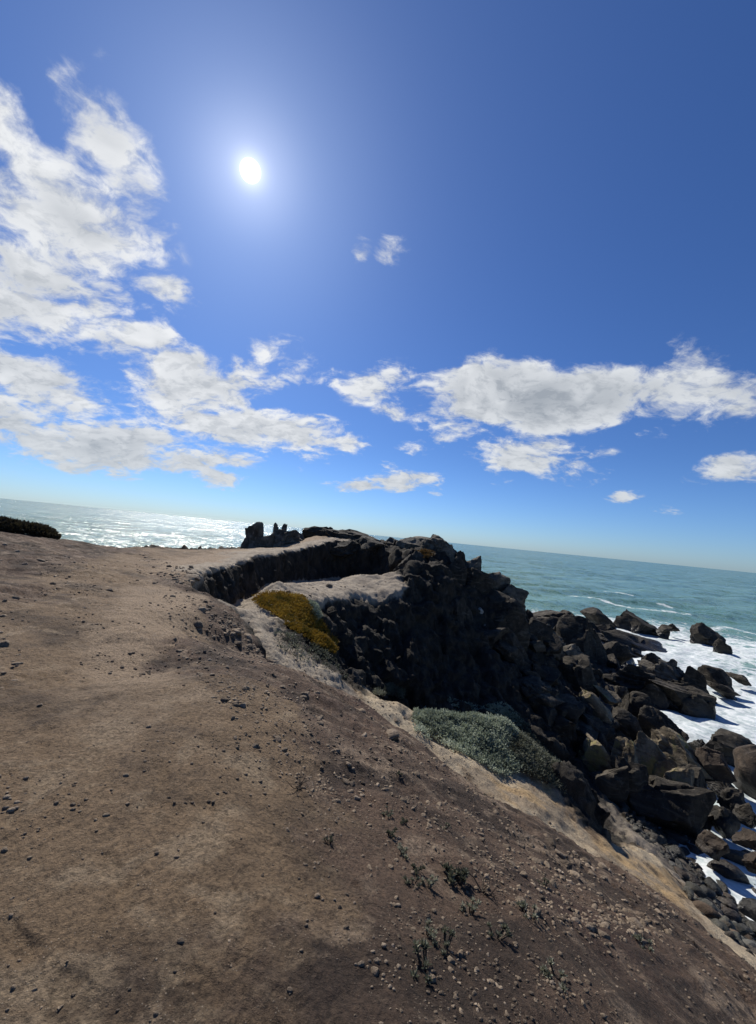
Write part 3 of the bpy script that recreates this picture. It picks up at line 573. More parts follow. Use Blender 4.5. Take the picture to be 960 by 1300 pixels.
# crumbs of pale rock strewn over the brown slope
pprotos = []
for k in range(8):
    v, f = rock_shape(1500+k, 2, 7, .9, stretch=(1.15, 1., .8)); o = mesh_obj('pebble', v, f, RM['crumb']); pprotos.append((o.data, v, f)); bpy.data.objects.remove(o)
g = np.random.default_rng(33); peb = []
zones = [([(290, 880), (420, 870), (470, 890), (560, 970), (640, 1030), (700, 1062), (860, 1155), (850, 1210), (700, 1190), (620, 1120), (520, 1040), (400, 1010), (300, 960)], 1500, .021),
         ([(210, 770), (300, 778), (350, 855), (420, 872), (400, 900), (280, 900), (220, 830)], 700, .018),
         ([(620, 1010), (700, 1062), (790, 1110), (740, 1140), (640, 1080)], 90, .022),
         ([(360, 1000), (520, 1040), (640, 1130), (760, 1200), (850, 1260), (700, 1290), (500, 1290), (360, 1150)], 420, .018),
         ([(0, 680), (140, 700), (180, 730), (90, 790), (0, 800)], 150, .016), ([(0, 800), (30, 830), (20, 870), (0, 880)], 24, .02), ([(0, 880), (290, 880), (360, 1150), (360, 1290), (0, 1290)], 110, .010), ([(180, 700), (240, 720), (235, 770), (160, 740)], 60, .02), ([(175, 702), (262, 728), (330, 706), (300, 722), (262, 742), (232, 748), (200, 730)], 160, .030), ([(228, 752), (298, 777), (347, 856), (320, 850), (280, 800)], 220, .024), ([(345, 737), (430, 736), (500, 730), (508, 742), (430, 750), (380, 760)], 60, .028), ([(440, 885), (500, 893), (560, 945), (620, 990), (540, 935)], 60, .02)]
cents = [(g.uniform(0, 900), g.uniform(680, 1290)) for _ in range(240)]
for poly, cnt, size in zones:
    xs = [p[0] for p in poly]; ys = [p[1] for p in poly]; k = 0; t = 0; cl_ = [c for c in cents if inside(*c, poly)] 
    while k < cnt and t < 20000:
        t += 1
        if len(cl_) > 3 and g.random() < .32:
            c = cl_[int(g.integers(len(cl_)))]; px, py = g.normal(c[0], 26), g.normal(c[1], 16)
        else: px, py = g.uniform(min(xs), max(xs)), g.uniform(min(ys), max(ys))
        if not inside(px, py, poly): continue
        h = hit(px, py, 1.0, 30)
        if h is None: continue
        k += 1; s = float(size*np.exp(g.normal(0, .6))*np.clip(h[1]/4.5, .55, 1.5)); peb.append([s/h[1], int(g.integers(8)), h[0], s])
xy = np.array([p[2][:2] for p in peb]); zz_ = ground_z(xy[:, 0], xy[:, 1])
for p, z in zip(peb, zz_):
    p[2] = (p[2][0], p[2][1], z-.02*p[3]); s = p[3]; p.append((s*g.uniform(.9, 1.5), s*g.uniform(.8, 1.2), s*g.uniform(.6, .95))); p.append(Matrix.Rotation(g.uniform(0, 6.28), 3, 'Z') @ Matrix.Rotation(g.uniform(-.4, .4), 3, 'X'))
peb.sort(key=lambda t: -t[0])
for s in peb[:290]:
    o = bpy.data.objects.new('pebble', pprotos[s[1]][0]); COL.objects.link(o); o.location = s[2]; o.scale = s[4]; o.rotation_euler = s[5].to_euler()
    tag(o, 'pale crumbly stone lying among others on the bare brown ground', 'stone', 'loose stones on the brown ground')
gn = 14000; ga = np.radians(g.uniform(-50, 52, gn)); gr_ = np.exp(g.uniform(math.log(1.1), math.log(13), gn)); gx2, gy2 = gr_*np.sin(ga), gr_*np.cos(ga)
gq = np.stack([gx2, gy2, 0*gx2], 1); keep = (g.uniform(0, 1, gn) < np.clip(.30+1.5*fbm(gq*1.1, 3, 77)+.25*np.clip(samp(wg, gx2, gy2)[:, SOIL], 0, 1), .04, 1)) & (samp(hg, gx2, gy2) > 4.6)
gx2, gy2, gr_ = gx2[keep], gy2[keep], gr_[keep]; gz2 = ground_z(gx2, gy2); gs = np.clip(np.exp(g.normal(0, .5, len(gx2))), .4, 2.6)*(.006+.0016*gr_)
cru = [(None,)+rock_shape(1700+k, 1, 5, .5) for k in range(6)]
V_ = []; F_ = []; n0 = 0
for i in range(len(gx2)):
    v, f = cru[i % 6][1:]; t = g.uniform(0, 6.28); ct, st = math.cos(t), math.sin(t); s = gs[i]
    V_.append(np.stack([(v[:, 0]*ct-v[:, 1]*st)*s*1.3+gx2[i], (v[:, 0]*st+v[:, 1]*ct)*s*1.1+gy2[i], v[:, 2]*s*.8+gz2[i]+.1*s], 1)); F_.append(f+n0); n0 += len(v)
o = mesh_obj('grit', np.vstack(V_), np.vstack(F_), RM['crumb']); tag(o, 'coarse grit and tiny crumbs scattered over the trodden dirt', 'grit', kind='stuff')
o = pebble_mesh('gravel', [(s[1], s[2], s[4], s[5].to_quaternion()) for s in peb[290:]], pprotos, RM['crumb']); tag(o, 'fine pale gravel strewn over the bare brown ground', 'gravel', kind='stuff')

# ================================================================== PLANTS
def leaf_material(name, c1, c2, c3, rough=.6, sub=.0):
    m, nt, b = new_mat(name); n = N(nt); t = n.attr('tone')
    c = n.mix(n.mapr(t, 0, .55, smooth=False), c1, c2); c = n.mix(n.mapr(t, .6, 1, smooth=False), c, c3)
    n.put(b.inputs['Base Color'], c); b.inputs['Roughness'].default_value = rough; b.inputs['Specular IOR Level'].default_value = .3
    tr = nt.nodes.new('ShaderNodeBsdfTranslucent'); n.put(tr.inputs[0], c); mx = nt.nodes.new('ShaderNodeMixShader'); mx.inputs[0].default_value = .28
    nt.links.new(b.outputs[0], mx.inputs[1]); nt.links.new(tr.outputs[0], mx.inputs[2]); nt.links.new(mx.outputs[0], [x for x in nt.nodes if x.type == 'OUTPUT_MATERIAL'][0].inputs[0])
    return m
PM = {'green': leaf_material('green_leaf', (.15, .175, .125), (.32, .36, .26), (.46, .49, .38)),
      'grey': leaf_material('silver_leaf', (.055, .055, .038), (.13, .14, .095), (.26, .26, .19)),
      'orange': leaf_material('ice_plant_leaf', (.085, .07, .014), (.23, .135, .016), (.32, .225, .04)),
      'olive': leaf_material('olive_leaf', (.024, .021, .012), (.044, .036, .018), (.095, .068, .035)),
      'dudleya': leaf_material('succulent_leaf', (.05, .05, .032), (.125, .13, .085), (.38, .37, .27)),
      'rust': leaf_material('rust_leaf', (.05, .032, .012), (.10, .06, .02), (.16, .10, .035)),
      'twig': rock_material('dry_twig', (.09, .065, .045), (.05, .038, .028), (.2, .16, .11))}
def leaves(base, dirs, length, width, tone, g, fold=.25):
    k = len(base); d = dirs/np.linalg.norm(dirs, axis=1)[:, None]
    s = np.cross(d, g.normal(size=(k, 3))); s /= np.linalg.norm(s, axis=1)[:, None]; u = np.cross(s, d)
    L = length[:, None]; w = width[:, None]; mid = base+d*L*.5
    V = np.stack([base, mid+s*w*.5+u*w*fold, base+d*L, mid-s*w*.5+u*w*fold], 1).reshape(-1, 3)
    i = np.arange(k)*4; Fc = np.concatenate([np.stack([i, i+1, i+2], 1), np.stack([i, i+2, i+3], 1)])
    return V, Fc, np.repeat(tone, 4)
def tube_mesh(segs):
    V = []; Fc = []
    for a, b, r0, r1 in segs:
        a = np.array(a, float); b = np.array(b, float); d = b-a; d /= np.linalg.norm(d)+1e-9
        s = np.cross(d, (0.3, .8, .5)); s /= np.linalg.norm(s); u = np.cross(d, s); n0 = len(V)
        for c, r in ((a, r0), (b, r1)):
            for k in range(5):
                t = k*2*math.pi/5; V.append(c+(s*math.cos(t)+u*math.sin(t))*r)
        for k in range(5): Fc.append((n0+k, n0+(k+1) % 5, n0+5+(k+1) % 5, n0+5+k))
    return V, Fc
def plant_root(name, loc, label, cat, group=None):
    o = empty(name, loc); tag(o, label, cat, group); return o
def mat_of_leaves(name, poly, ntuft, nleaf, hgt, L, wd, style, label, cat, seed, back=.5, upright=.5, spread=.12, twigs=0, dmin=8, fade=22., group=None, zoff=0.):
    g = np.random.default_rng(seed); xs = [p[0] for p in poly]; ys = [p[1] for p in poly]; T = []; tn = []; gr = []
    while len(T) < ntuft:
        px, py = g.uniform(min(xs), max(xs)), g.uniform(min(ys), max(ys))
        if not inside(px, py, poly): continue
        h = hit(px, py, dmin, 40)
        if h is None: continue
        q = h[0].copy(); r = ray(px, py)[:2]; r /= np.linalg.norm(r); b = g.uniform(0, back); q[:2] += r*b
        q[2] = max(samp(hg, q[:1], q[1:2])[0], h[0][2]-.25*b)
        e = min(min(seg_px(px, py, poly[i], poly[i-1]) for i in range(len(poly)))/fade, 1.)
        z0 = q[2]; up = hgt*(.25+.75*e**.6)*g.uniform(.35, 1.); q[2] += up+zoff
        T.append(q); gr.append((q[0], q[1], z0))
    T = np.array(T); z0_ = np.array([b_[2] for b_ in gr]); T[:, 2] = z0_+(T[:, 2]-z0_)*(1+.6*fbm(T*1.6, 2, seed)); tn = np.clip(.45+.75*fbm(T*2.7, 3, seed+1)+g.normal(0, .12, len(T)), 0, 1); root = plant_root(name, T.mean(0), label, cat, group); o0 = T.mean(0)
    base = np.repeat(T, nleaf, 0)-o0; k = len(base); d = g.normal(size=(k, 3)); d[:, 2] = np.abs(d[:, 2])*.6+upright; d /= np.linalg.norm(d, axis=1)[:, None]
    base = base+d*g.uniform(0, spread, k)[:, None]*np.array([1, 1, .7])
    V, Fc, t = leaves(base, d+g.normal(0, .25, (k, 3)), L*g.uniform(.6, 1.3, k), wd*g.uniform(.7, 1.3, k), np.clip(np.repeat(tn, nleaf)+g.normal(0, .13, k), 0, 1), g)
    f = mesh_obj('foliage', V, Fc, PM[style], smooth=False, parent=root); fattr(f, 'tone', t); f['kind'] = 'stuff'; del f['kind']
    if twigs:
        segs = []
        for q_, b_ in list(zip(T, gr))[:twigs]: segs.append((np.array(b_)-o0, q_-o0+g.normal(0, .03, 3)+(0, 0, .05), .009, .004))
        V, Fc = tube_mesh(segs); mesh_obj('stems', V, Fc, PM['twig'], parent=root)['kind'] = 'stuff'
    return root
def seg_px(x, y, a, b):
    t = max(0, min(1, ((x-a[0])*(b[0]-a[0])+(y-a[1])*(b[1]-a[1]))/((b[0]-a[0])**2+(b[1]-a[1])**2+1e-9))); return math.hypot(x-a[0]-t*(b[0]-a[0]), y-a[1]-t*(b[1]-a[1]))
mat_of_leaves('green_shrub', [(524, 916), (545, 907), (580, 911), (610, 915), (640, 908), (662, 928), (650, 950), (640, 965), (660, 985), (640, 990), (600, 968), (560, 948), (530, 933)], 2800, 14, .24, .075, .038, 'green',
              'low spreading green shrub on the pale sand ledge', 'shrub', 501, back=.6, twigs=120)
mat_of_leaves('silver_shrub', [(640, 908), (665, 925), (690, 950), (718, 980), (748, 1015), (742, 1032), (722, 1015), (700, 1003), (660, 985), (640, 960), (655, 935)], 1900, 14, .22, .09, .024, 'grey',
              'grey twiggy shrub trailing down the spur beside the green shrub', 'shrub', 502, back=.5, twigs=260, upright=.35)
mat_of_leaves('ice_plant', [(320, 764), (335, 758), (360, 757), (386, 761), (393, 774), (404, 793), (420, 808), (428, 826), (424, 834), (405, 826), (388, 812), (372, 803), (352, 786), (335, 776)], 2600, 12, .10, .075, .028, 'orange',
              'orange ice plant mat hanging over the cliff edge', 'ice plant', 503, back=.35, upright=1.1, spread=.09, fade=12)
mat_of_leaves('ice_plant', [(392, 768), (400, 772), (406, 790), (400, 794), (394, 780)], 260, 12, .14, .085, .03, 'green', 'small green patch at the upper right of the orange ice plant mat', 'ice plant', 504, back=.3, upright=1.)
mat_of_leaves('ice_plant', [(526, 706), (540, 702), (552, 707), (545, 712), (530, 712)], 160, 10, .10, .13, .05, 'rust', 'small rusty plant patch high on the headland rock', 'plant', 505, back=.3, upright=1., dmin=20, fade=5, zoff=.12)
mat_of_leaves('dry_shrub', [(474, 884), (482, 877), (500, 874), (514, 882), (512, 890), (495, 888)], 420, 12, .16, .07, .02, 'grey', 'small dry grey shrub at the far end of the sand ledge', 'shrub', 506, back=.25, twigs=60, dmin=9.5, fade=8)
mat_of_leaves('hanging_shrub', [(350, 806), (372, 806), (395, 818), (420, 836), (440, 866), (425, 862), (398, 848), (372, 842), (356, 826)], 170, 8, .10, .07, .022, 'grey', 'thin grey-green plants straggling down the rocks below the ice plant', 'plants', 507, back=.2, twigs=60, dmin=8.6, fade=10)
# dark bush on the left crest: one mound, leaves through its whole volume
def mound_bush(name, cpos, half, hgt, cnt, L, wd, style, label, cat, seed, ang):
    g = np.random.default_rng(seed); root = plant_root(name, cpos, label, cat); P_ = []
    u = g.uniform(-1, 1, cnt*3); v = g.uniform(-1, 1, cnt*3); r = u*u+v*v; k = r < 1; u, v, r = u[k][:cnt], v[k][:cnt], r[k][:cnt]
    t = g.uniform(.3, 1, len(u)); z = hgt*(1-r)**.5*t*(1+.35*fbm(np.stack([u*4, v*2, u*0], 1), 3, seed))
    x = u*half[0]; y = v*half[1]; ca, sa = math.cos(ang), math.sin(ang)
    xw = cpos[0]+x*ca-y*sa; yw = cpos[1]+x*sa+y*ca; z = z+ground_z(xw, yw)-cpos[2]
    T = np.stack([xw-cpos[0], yw-cpos[1], z], 1); nl = 10; base = np.repeat(T, nl, 0); kk = len(base)
    d = g.normal(size=(kk, 3)); d[:, 2] = np.abs(d[:, 2])+.3; d /= np.linalg.norm(d, axis=1)[:, None]
    V, Fc, tn = leaves(base+d*g.uniform(0, .12, kk)[:, None], d, L*g.uniform(.6, 1.3, kk), wd*g.uniform(.7, 1.3, kk), np.clip(.4+.6*np.repeat(fbm(T*2, 3, seed+2), nl)+g.normal(0, .15, kk), 0, 1), g)
    f = mesh_obj('foliage', V, Fc, PM[style], smooth=False, parent=root); fattr(f, 'tone', tn)
    V, Fc = tube_mesh([((T[i][0]*.8, T[i][1]*.8, T[i][2]-.35), T[i], .02, .008) for i in range(0, len(T), 40)]); mesh_obj('stems', V, Fc, PM['twig'], parent=root)
    return root
cb = at(-8, 671, 20.6); cb[2] = ground_z(cb[0], cb[1])[0]
mound_bush('dark_shrub', cb, (2.1, .9), .44, 2600, .13, .05, 'olive', 'dark low shrub on the crest left of the path', 'shrub', 511, R(12))
# succulents sprouting on the brown slope
def succulent_meshes(seed, tone):
    g = np.random.default_rng(seed); segs = []; B_, D_, L_, W_ = [], [], [], []
    for k in range(int(g.integers(7, 12))):
        a = g.uniform(0, 6.28); r = g.uniform(.02, .13); top = np.array([r*math.cos(a), r*math.sin(a), g.uniform(.015, .05)]); segs.append(((top[0]*.2, top[1]*.2, -.03), top, .008, .006))
        for j in range(13):
            th = j*2.4; el = .25+.085*j; d = np.array([math.cos(th)*math.cos(el), math.sin(th)*math.cos(el), math.sin(el)]); B_.append(top-(0, 0, .004)); D_.append(d); L_.append(g.uniform(.032, .052)); W_.append(g.uniform(.012, .018))
    V, Fc, t = leaves(np.array(B_), np.array(D_), np.array(L_), np.array(W_), np.clip(g.normal(tone, .2, len(B_)), 0, 1), g, .35)
    root = empty('succulent_plant', (0, 0, 0)); f = mesh_obj('foliage', V, Fc, PM['dudleya'], smooth=False, parent=root); fattr(f, 'tone', t)
    V, Fc = tube_mesh(segs); s = mesh_obj('stems', V, Fc, PM['twig'], parent=root); return root
sp = [succulent_meshes(600+k, (.8, .6, .35, .7, .5)[k]) for k in range(5)]; used = [False]*5
def succulent(px, py, size, k, label, group='succulents on the brown slope'):
    h = hit(px, py, 1.0, 14)
    if h is None: return
    q = h[0]
    if used[k]:
        r = sp[k].copy(); COL.objects.link(r)
        for ch in list(sp[k].children): c = ch.copy(); COL.objects.link(c); c.parent = r
    else: r = sp[k]; used[k] = True
    r.location = (q[0], q[1], ground_z(q[0], q[1])[0]+.005); r.scale = (size*.42,)*3; r.rotation_euler = (0, 0, random.uniform(0, 6.28)); tag(r, label, 'succulent', group)
for a in [(494, 1034, 1., 1, 'pale green succulent highest up in the row on the slope'), (493, 1059, 1.1, 2, 'dark succulent under the highest pale one'), (516, 1047, .9, 2, 'small dark succulent right of the highest pale one'), (565, 1052, .8, 4, 'lone small succulent among crumbs in mid slope'),
          (418, 1074, .8, 2, 'lone dark succulent on the bare brown patch'), (515, 1086, 1.1, 0, 'pale-tipped succulent above the dark row'), (527, 1103, 1.1, 2, 'dark succulent in the middle of the dark row'), (525, 1122, 1., 4, 'succulent at the lower end of the dark row'),
          (571, 1105, 2.0, 2, 'largest dark succulent clump on the slope'), (582, 1118, 1.7, 2, 'dark clump at the downhill side of the largest succulent'), (544, 1126, 1.1, 0, 'pale succulent left of the largest dark clump'), (598, 1155, 1.3, 0, 'bright pale succulent below the largest dark clump'), (675, 1163, 1.5, 3, 'wide pale succulent on a mound at the right of the slope'),
          (542, 1187, 1., 0, 'small pale succulent with star-like leaves near the dark soil'), (565, 1207, 1.2, 4, 'dull succulent over a pale soil patch'), (540, 1238, 1.5, 4, 'drying succulent on the lowest pale soil patch'), (617, 1012, .9, 2, 'dark little succulent at the rim of the slope'), (508, 986, .8, 2, 'dark little succulent in the upper crumbs'),
          (706, 1243, 1.5, 3, 'succulent close to the bottom of the slope'), (822, 1212, 1.5, 3, 'dark-footed succulent at the lower right of the slope'), (630, 1190, 1.2, 4, 'succulent in the shade of the small soil bank'), (690, 1120, .9, 4, 'small succulent among the pale crumbs at the rim')]: succulent(*a)
# dead twigs
def dead_plant(px, py, size, seed, label):
    g = np.random.default_rng(seed); h = hit(px, py, 1, 14); q = h[0]; segs = []
    for k in range(9):
        a = g.uniform(0, 6.28); e = np.array([math.cos(a), math.sin(a), g.uniform(.2, .9)])*g.uniform(.08, .2)*size; m_ = e*.5+g.normal(0, .02, 3); segs += [((0, 0, 0), m_, .006*size, .004*size), (m_, e, .004*size, .002*size), (m_, m_+g.normal(0, .06*size, 3), .003*size, .0015*size)]
    V, Fc = tube_mesh(segs); o = mesh_obj('dead_plant', V, Fc, PM['twig']); o.location = (q[0], q[1], ground_z(q[0], q[1])[0]); tag(o, label, 'dead plant')
dead_plant(379, 1000, .6, 71, 'dry leafless twigs at the upper left of the slope'); dead_plant(612, 1128, .7, 73, 'dry twigs beside the largest dark succulent clump')

# ================================================================== SEA
SG = .5; SX0, SY0, SN = -20., 5., 240          # 0.5 m grid of what stands out of the water
sx = SX0+np.arange(SN)*SG; gx_, gy_ = np.meshgrid(sx, SY0+np.arange(SN)*SG, indexing='ij')
solid = samp(hg, gx_, gy_) > -.1
for (bx, by, ra, rb, a) in blocks:
    dx, dy = gx_-bx, gy_-by; u_ = dx*math.cos(a)-dy*math.sin(a); v_ = dx*math.sin(a)+dy*math.cos(a)
    solid |= (u_/(ra+.2))**2+(v_/(rb+.2))**2 < 1
dist = np.where(solid, 0., 99.)
for _ in range(60):
    for ax in (0, 1):
        for s_ in (1, -1): dist = np.minimum(dist, np.roll(dist, s_, ax)+SG)
    for a_, b_ in ((1, 1), (1, -1), (-1, 1), (-1, -1)): dist = np.minimum(dist, np.roll(np.roll(dist, a_, 0), b_, 1)+SG*1.414)
def dist_at(x, y):
    u = np.clip((x-SX0)/SG, 0, SN-1.001); v = np.clip((y-SY0)/SG, 0, SN-1.001); i = u.astype(int); j = v.astype(int); fu = u-i; fv = v-j
    return dist[i, j]*(1-fu)*(1-fv)+dist[i+1, j]*fu*(1-fv)+dist[i, j+1]*(1-fu)*fv+dist[i+1, j+1]*fu*fv
# outer edge of the white water, as a distance from the camera for each bearing
edge_px = [(640, 764), (672, 767), (735, 773), (800, 781), (862, 787), (905, 793), (960, 803), (1030, 818), (1100, 832)]
E_ = [on_level(*p, 0) for p in edge_px]; e_az = np.array([math.atan2(p[0], p[1]) for p in E_]); e_d = np.array([math.hypot(p[0], p[1]) for p in E_])
streaks = [[(726, 757), (760, 763), (800, 771), (835, 777), (872, 781)], [(905, 798), (925, 797), (942, 802), (950, 804)], [(770, 752), (800, 756)], [(840, 768), (860, 772)]]
def seg_d(x, y, a, b):
    t = np.clip(((x-a[0])*(b[0]-a[0])+(y-a[1])*(b[1]-a[1]))/((b[0]-a[0])**2+(b[1]-a[1])**2), 0, 1); return np.hypot(x-a[0]-t*(b[0]-a[0]), y-a[1]-t*(b[1]-a[1]))
saz = np.concatenate([np.radians(np.arange(-60, 64, .3)), np.radians(np.arange(64, 300, 3.))]); srad = [6.]
while srad[-1] < 14000: srad.append(srad[-1]*(1.011 if srad[-1] < 160 else (1.025 if srad[-1] < 1500 else 1.08)))
srad = np.array(srad); A2, R2 = np.meshgrid(saz, srad, indexing='ij'); x, y = (R2*np.sin(A2)).ravel(), (R2*np.cos(A2)).ravel(); rr_ = R2.ravel()
wob = fbm(np.stack([x*.05, y*.05, x*0], 1), 3, 300)
dd = dist_at(x, y); ed = np.interp(A2.ravel(), e_az, e_d, left=0, right=e_d[-1])
zone = np.clip((ed*(1+.05*wob)-rr_)/14, 0, 1)*np.clip((np.degrees(A2.ravel())-10)/8, 0, 1)
nearshore = np.exp(-dd/5.5)
foam = np.clip(zone*.60+zone*np.clip(1.10-rr_/55, 0, .5)+.55*nearshore*zone, 0, 1.15)
for st_ in streaks:
    w3 = [on_level(*p, 0) for p in st_]
    for a, b in zip(w3[:-1], w3[1:]): foam = np.maximum(foam, .82*np.exp(-(seg_d(x, y, a, b)/1.3)**2))
amp = np.clip(rr_/40, .3, 1)*np.clip(1-(rr_-900)/600, 0, 1)
P2 = np.stack([x, y, x*0], 1)
sw = .30*np.sin((x*.55-y*.83)*2*math.pi/17+2.5*wob+fbm(P2*.03, 2, 305)*3)+.30*fbm(P2*.14, 3, 310, ridged=True)+.12*fbm(P2*.5, 3, 320, ridged=True)
zsea = sw*amp*np.where(zone > .2, .75, 1)+.18*np.clip(foam, 0, 1)*fbm(P2*.8, 3, 330)
zsea = np.where(rr_ < 26, zsea*.5, zsea)
ns, ms = len(saz), len(srad); ids = np.arange(ns*ms).reshape(ns, ms); nx_ = np.roll(ids, -1, 0)
sq = np.stack([ids[:, :-1], ids[:, 1:], nx_[:, 1:], nx_[:, :-1]], -1).reshape(-1, 4)
def sea_material():
    m, nt, b = new_mat('sea_water'); n = N(nt); p = n.pos()
    fo = n.attr('foam'); v = n.vmath('MULTIPLY', p, (1, 1, 0))
    wp = n.vmath('ADD', v, n.vmath('SCALE', n.vmath('SUBTRACT', n.noise(v, .35, 4, .6, col=True), (.5, .5, .5)), scale=3.2))
    lace = n.voro(wp, .55, 'DISTANCE_TO_EDGE', 'Distance'); lace2 = n.voro(wp, 1.5, 'DISTANCE_TO_EDGE', 'Distance')
    lac = n.math('ADD', n.mapr(lace, .32, .0), n.math('MULTIPLY', n.mapr(lace2, .35, .0), .6))
    nz = n.noise(wp, .30, 8, .68)
    t = n.math('ADD', n.math('ADD', n.math('MULTIPLY', lac, .42), n.math('MULTIPLY', n.math('SUBTRACT', nz, .5), 2.1)), n.math('MULTIPLY', fo, 1.15))
    f = n.math('MULTIPLY', n.mapr(t, .92, 1.36), n.mapr(fo, .02, .22))
    # scattered white caps offshore
    cap = n.math('MULTIPLY', n.mapr(n.noise(n.vmath('MULTIPLY', v, (.6, 1.6, 1)), .16, 7, .72), .715, .76), n.mapr(n.noise(v, .9, 3, .6), .45, .6))
    f = n.math('MAXIMUM', f, n.math('MULTIPLY', cap, .75))
    teal = n.mix(n.mapr(n.noise(n.vmath('MULTIPLY', v, (.5, 1.5, 1)), .02, 4, .55), .35, .65), (.068, .150, .112), (.102, .198, .142))
    teal = n.mix(n.math('MULTIPLY', n.mapr(fo, .05, .7), .8), teal, (.15, .26, .215))
    c = n.mix(f, teal, n.mix(n.mapr(n.noise(wp, 1.4, 5, .65), .35, .65), (.36, .42, .42), (.64, .66, .66)))
    n.put(b.inputs['Base Color'], c); n.put(b.inputs['Roughness'], n.mapr(f, 0, 1, .22, .8)); b.inputs['IOR'].default_value = 1.33; b.inputs['Specular IOR Level'].default_value = .5
    # facets of the chop: slopes from several wave sizes
    acc = None
    for sc, k, st in ((.012, .09, (1, 1.6, 1)), (.05, .16, (1, 1.3, 1)), (.16, .17, (1, 1.2, 1)), (.7, .26, (1, 1.2, 1)), (2.6, .30, (1, 1, 1)), (9, .36, (1, 1, 1))):
        s = n.vmath('SCALE', n.vmath('SUBTRACT', n.noise(n.vmath('MULTIPLY', v, st), sc, 2, .5, col=True), (.5, .5, .5)), scale=k*3.8)
        acc = s if acc is None else n.vmath('ADD', acc, s)
    acc = n.vmath('MULTIPLY', acc, (1, 1, 0))
    acc = n.vmath('SCALE', acc, scale=n.mapr(f, 0, 1, 1., .6))
    geo = nt.nodes.new('ShaderNodeNewGeometry')
    n.put(b.inputs['Normal'], n.vmath('NORMALIZE', n.vmath('ADD', geo.outputs['Normal'], acc)))
    return m
sea = mesh_obj('sea', np.stack([x, y, zsea], 1), sq, sea_material()); sea['kind'] = 'structure'; fattr(sea, 'foam', foam)
if sea.data.polygons[0].normal.z < 0: sea.data.flip_normals()


# ================================================================== LIGHT, SKY
SUN_AZ, SUN_EL = R(-24.39), R(42.03)
sdir = Vector((math.sin(SUN_AZ)*math.cos(SUN_EL), math.cos(SUN_AZ)*math.cos(SUN_EL), math.sin(SUN_EL)))
sl = bpy.data.lights.new('sun', 'SUN'); sl.energy = 4.8; sl.angle = R(.5); sl.color = (1, .95, .87)
so = bpy.data.objects.new('sun', sl); COL.objects.link(so); so.rotation_euler = sdir.to_track_quat('Z', 'Y').to_euler()
wd = bpy.data.worlds.new('World'); scene.world = wd; wd.use_nodes = True
nt = wd.node_tree; nt.nodes.clear(); n = N(nt)
out = nt.nodes.new('ShaderNodeOutputWorld'); bg = nt.nodes.new('ShaderNodeBackground'); nt.links.new(bg.outputs[0], out.inputs[0])
sky = nt.nodes.new('ShaderNodeTexSky'); sky.sky_type = 'NISHITA'; sky.sun_disc = False; sky.sun_elevation = SUN_EL; sky.sun_rotation = SUN_AZ
sky.altitude = 0; sky.air_density = 1.0; sky.dust_density = .25; sky.ozone_density = 2.5
skyc = sky.outputs[0]
SEEDV = (7.37, 21.7, 7.1)
gen = nt.nodes.new('ShaderNodeTexCoord').outputs['Generated']
D = n.vmath('NORMALIZE', gen)
sep = nt.nodes.new('ShaderNodeSeparateXYZ'); n.put(sep.inputs[0], D)
DZ = sep.outputs[2]
# deep maritime blue overhead, pale towards the sea horizon
skyc = n.mix(1., skyc, (.52, .80, 1.30), 'MULTIPLY')
low = n.mapr(DZ, .0, .26)
skyc = n.mix(low, n.mix(1., skyc, (1.24, 1.20, 1.18), 'MULTIPLY'), skyc)
# the sun's own disc
ang = n.vmath('DOT_PRODUCT', D, tuple(sdir))
disc = n.mapr(ang, math.cos(R(1.15)), math.cos(R(.6)))
a0 = n.math('MAXIMUM', ang, 0.); halo = None
for ex, am in ((3200., 8.), (320., 3.4), (45., 1.0), (7., .38)):
    t = n.math('MULTIPLY', n.math('POWER', a0, ex), am); halo = t if halo is None else n.math('ADD', halo, t)
skyc = n.vmath('ADD', skyc, n.vmath('SCALE', (1., .98, .95), scale=halo))
skyc = n.mix(disc, skyc, (160, 150, 135))
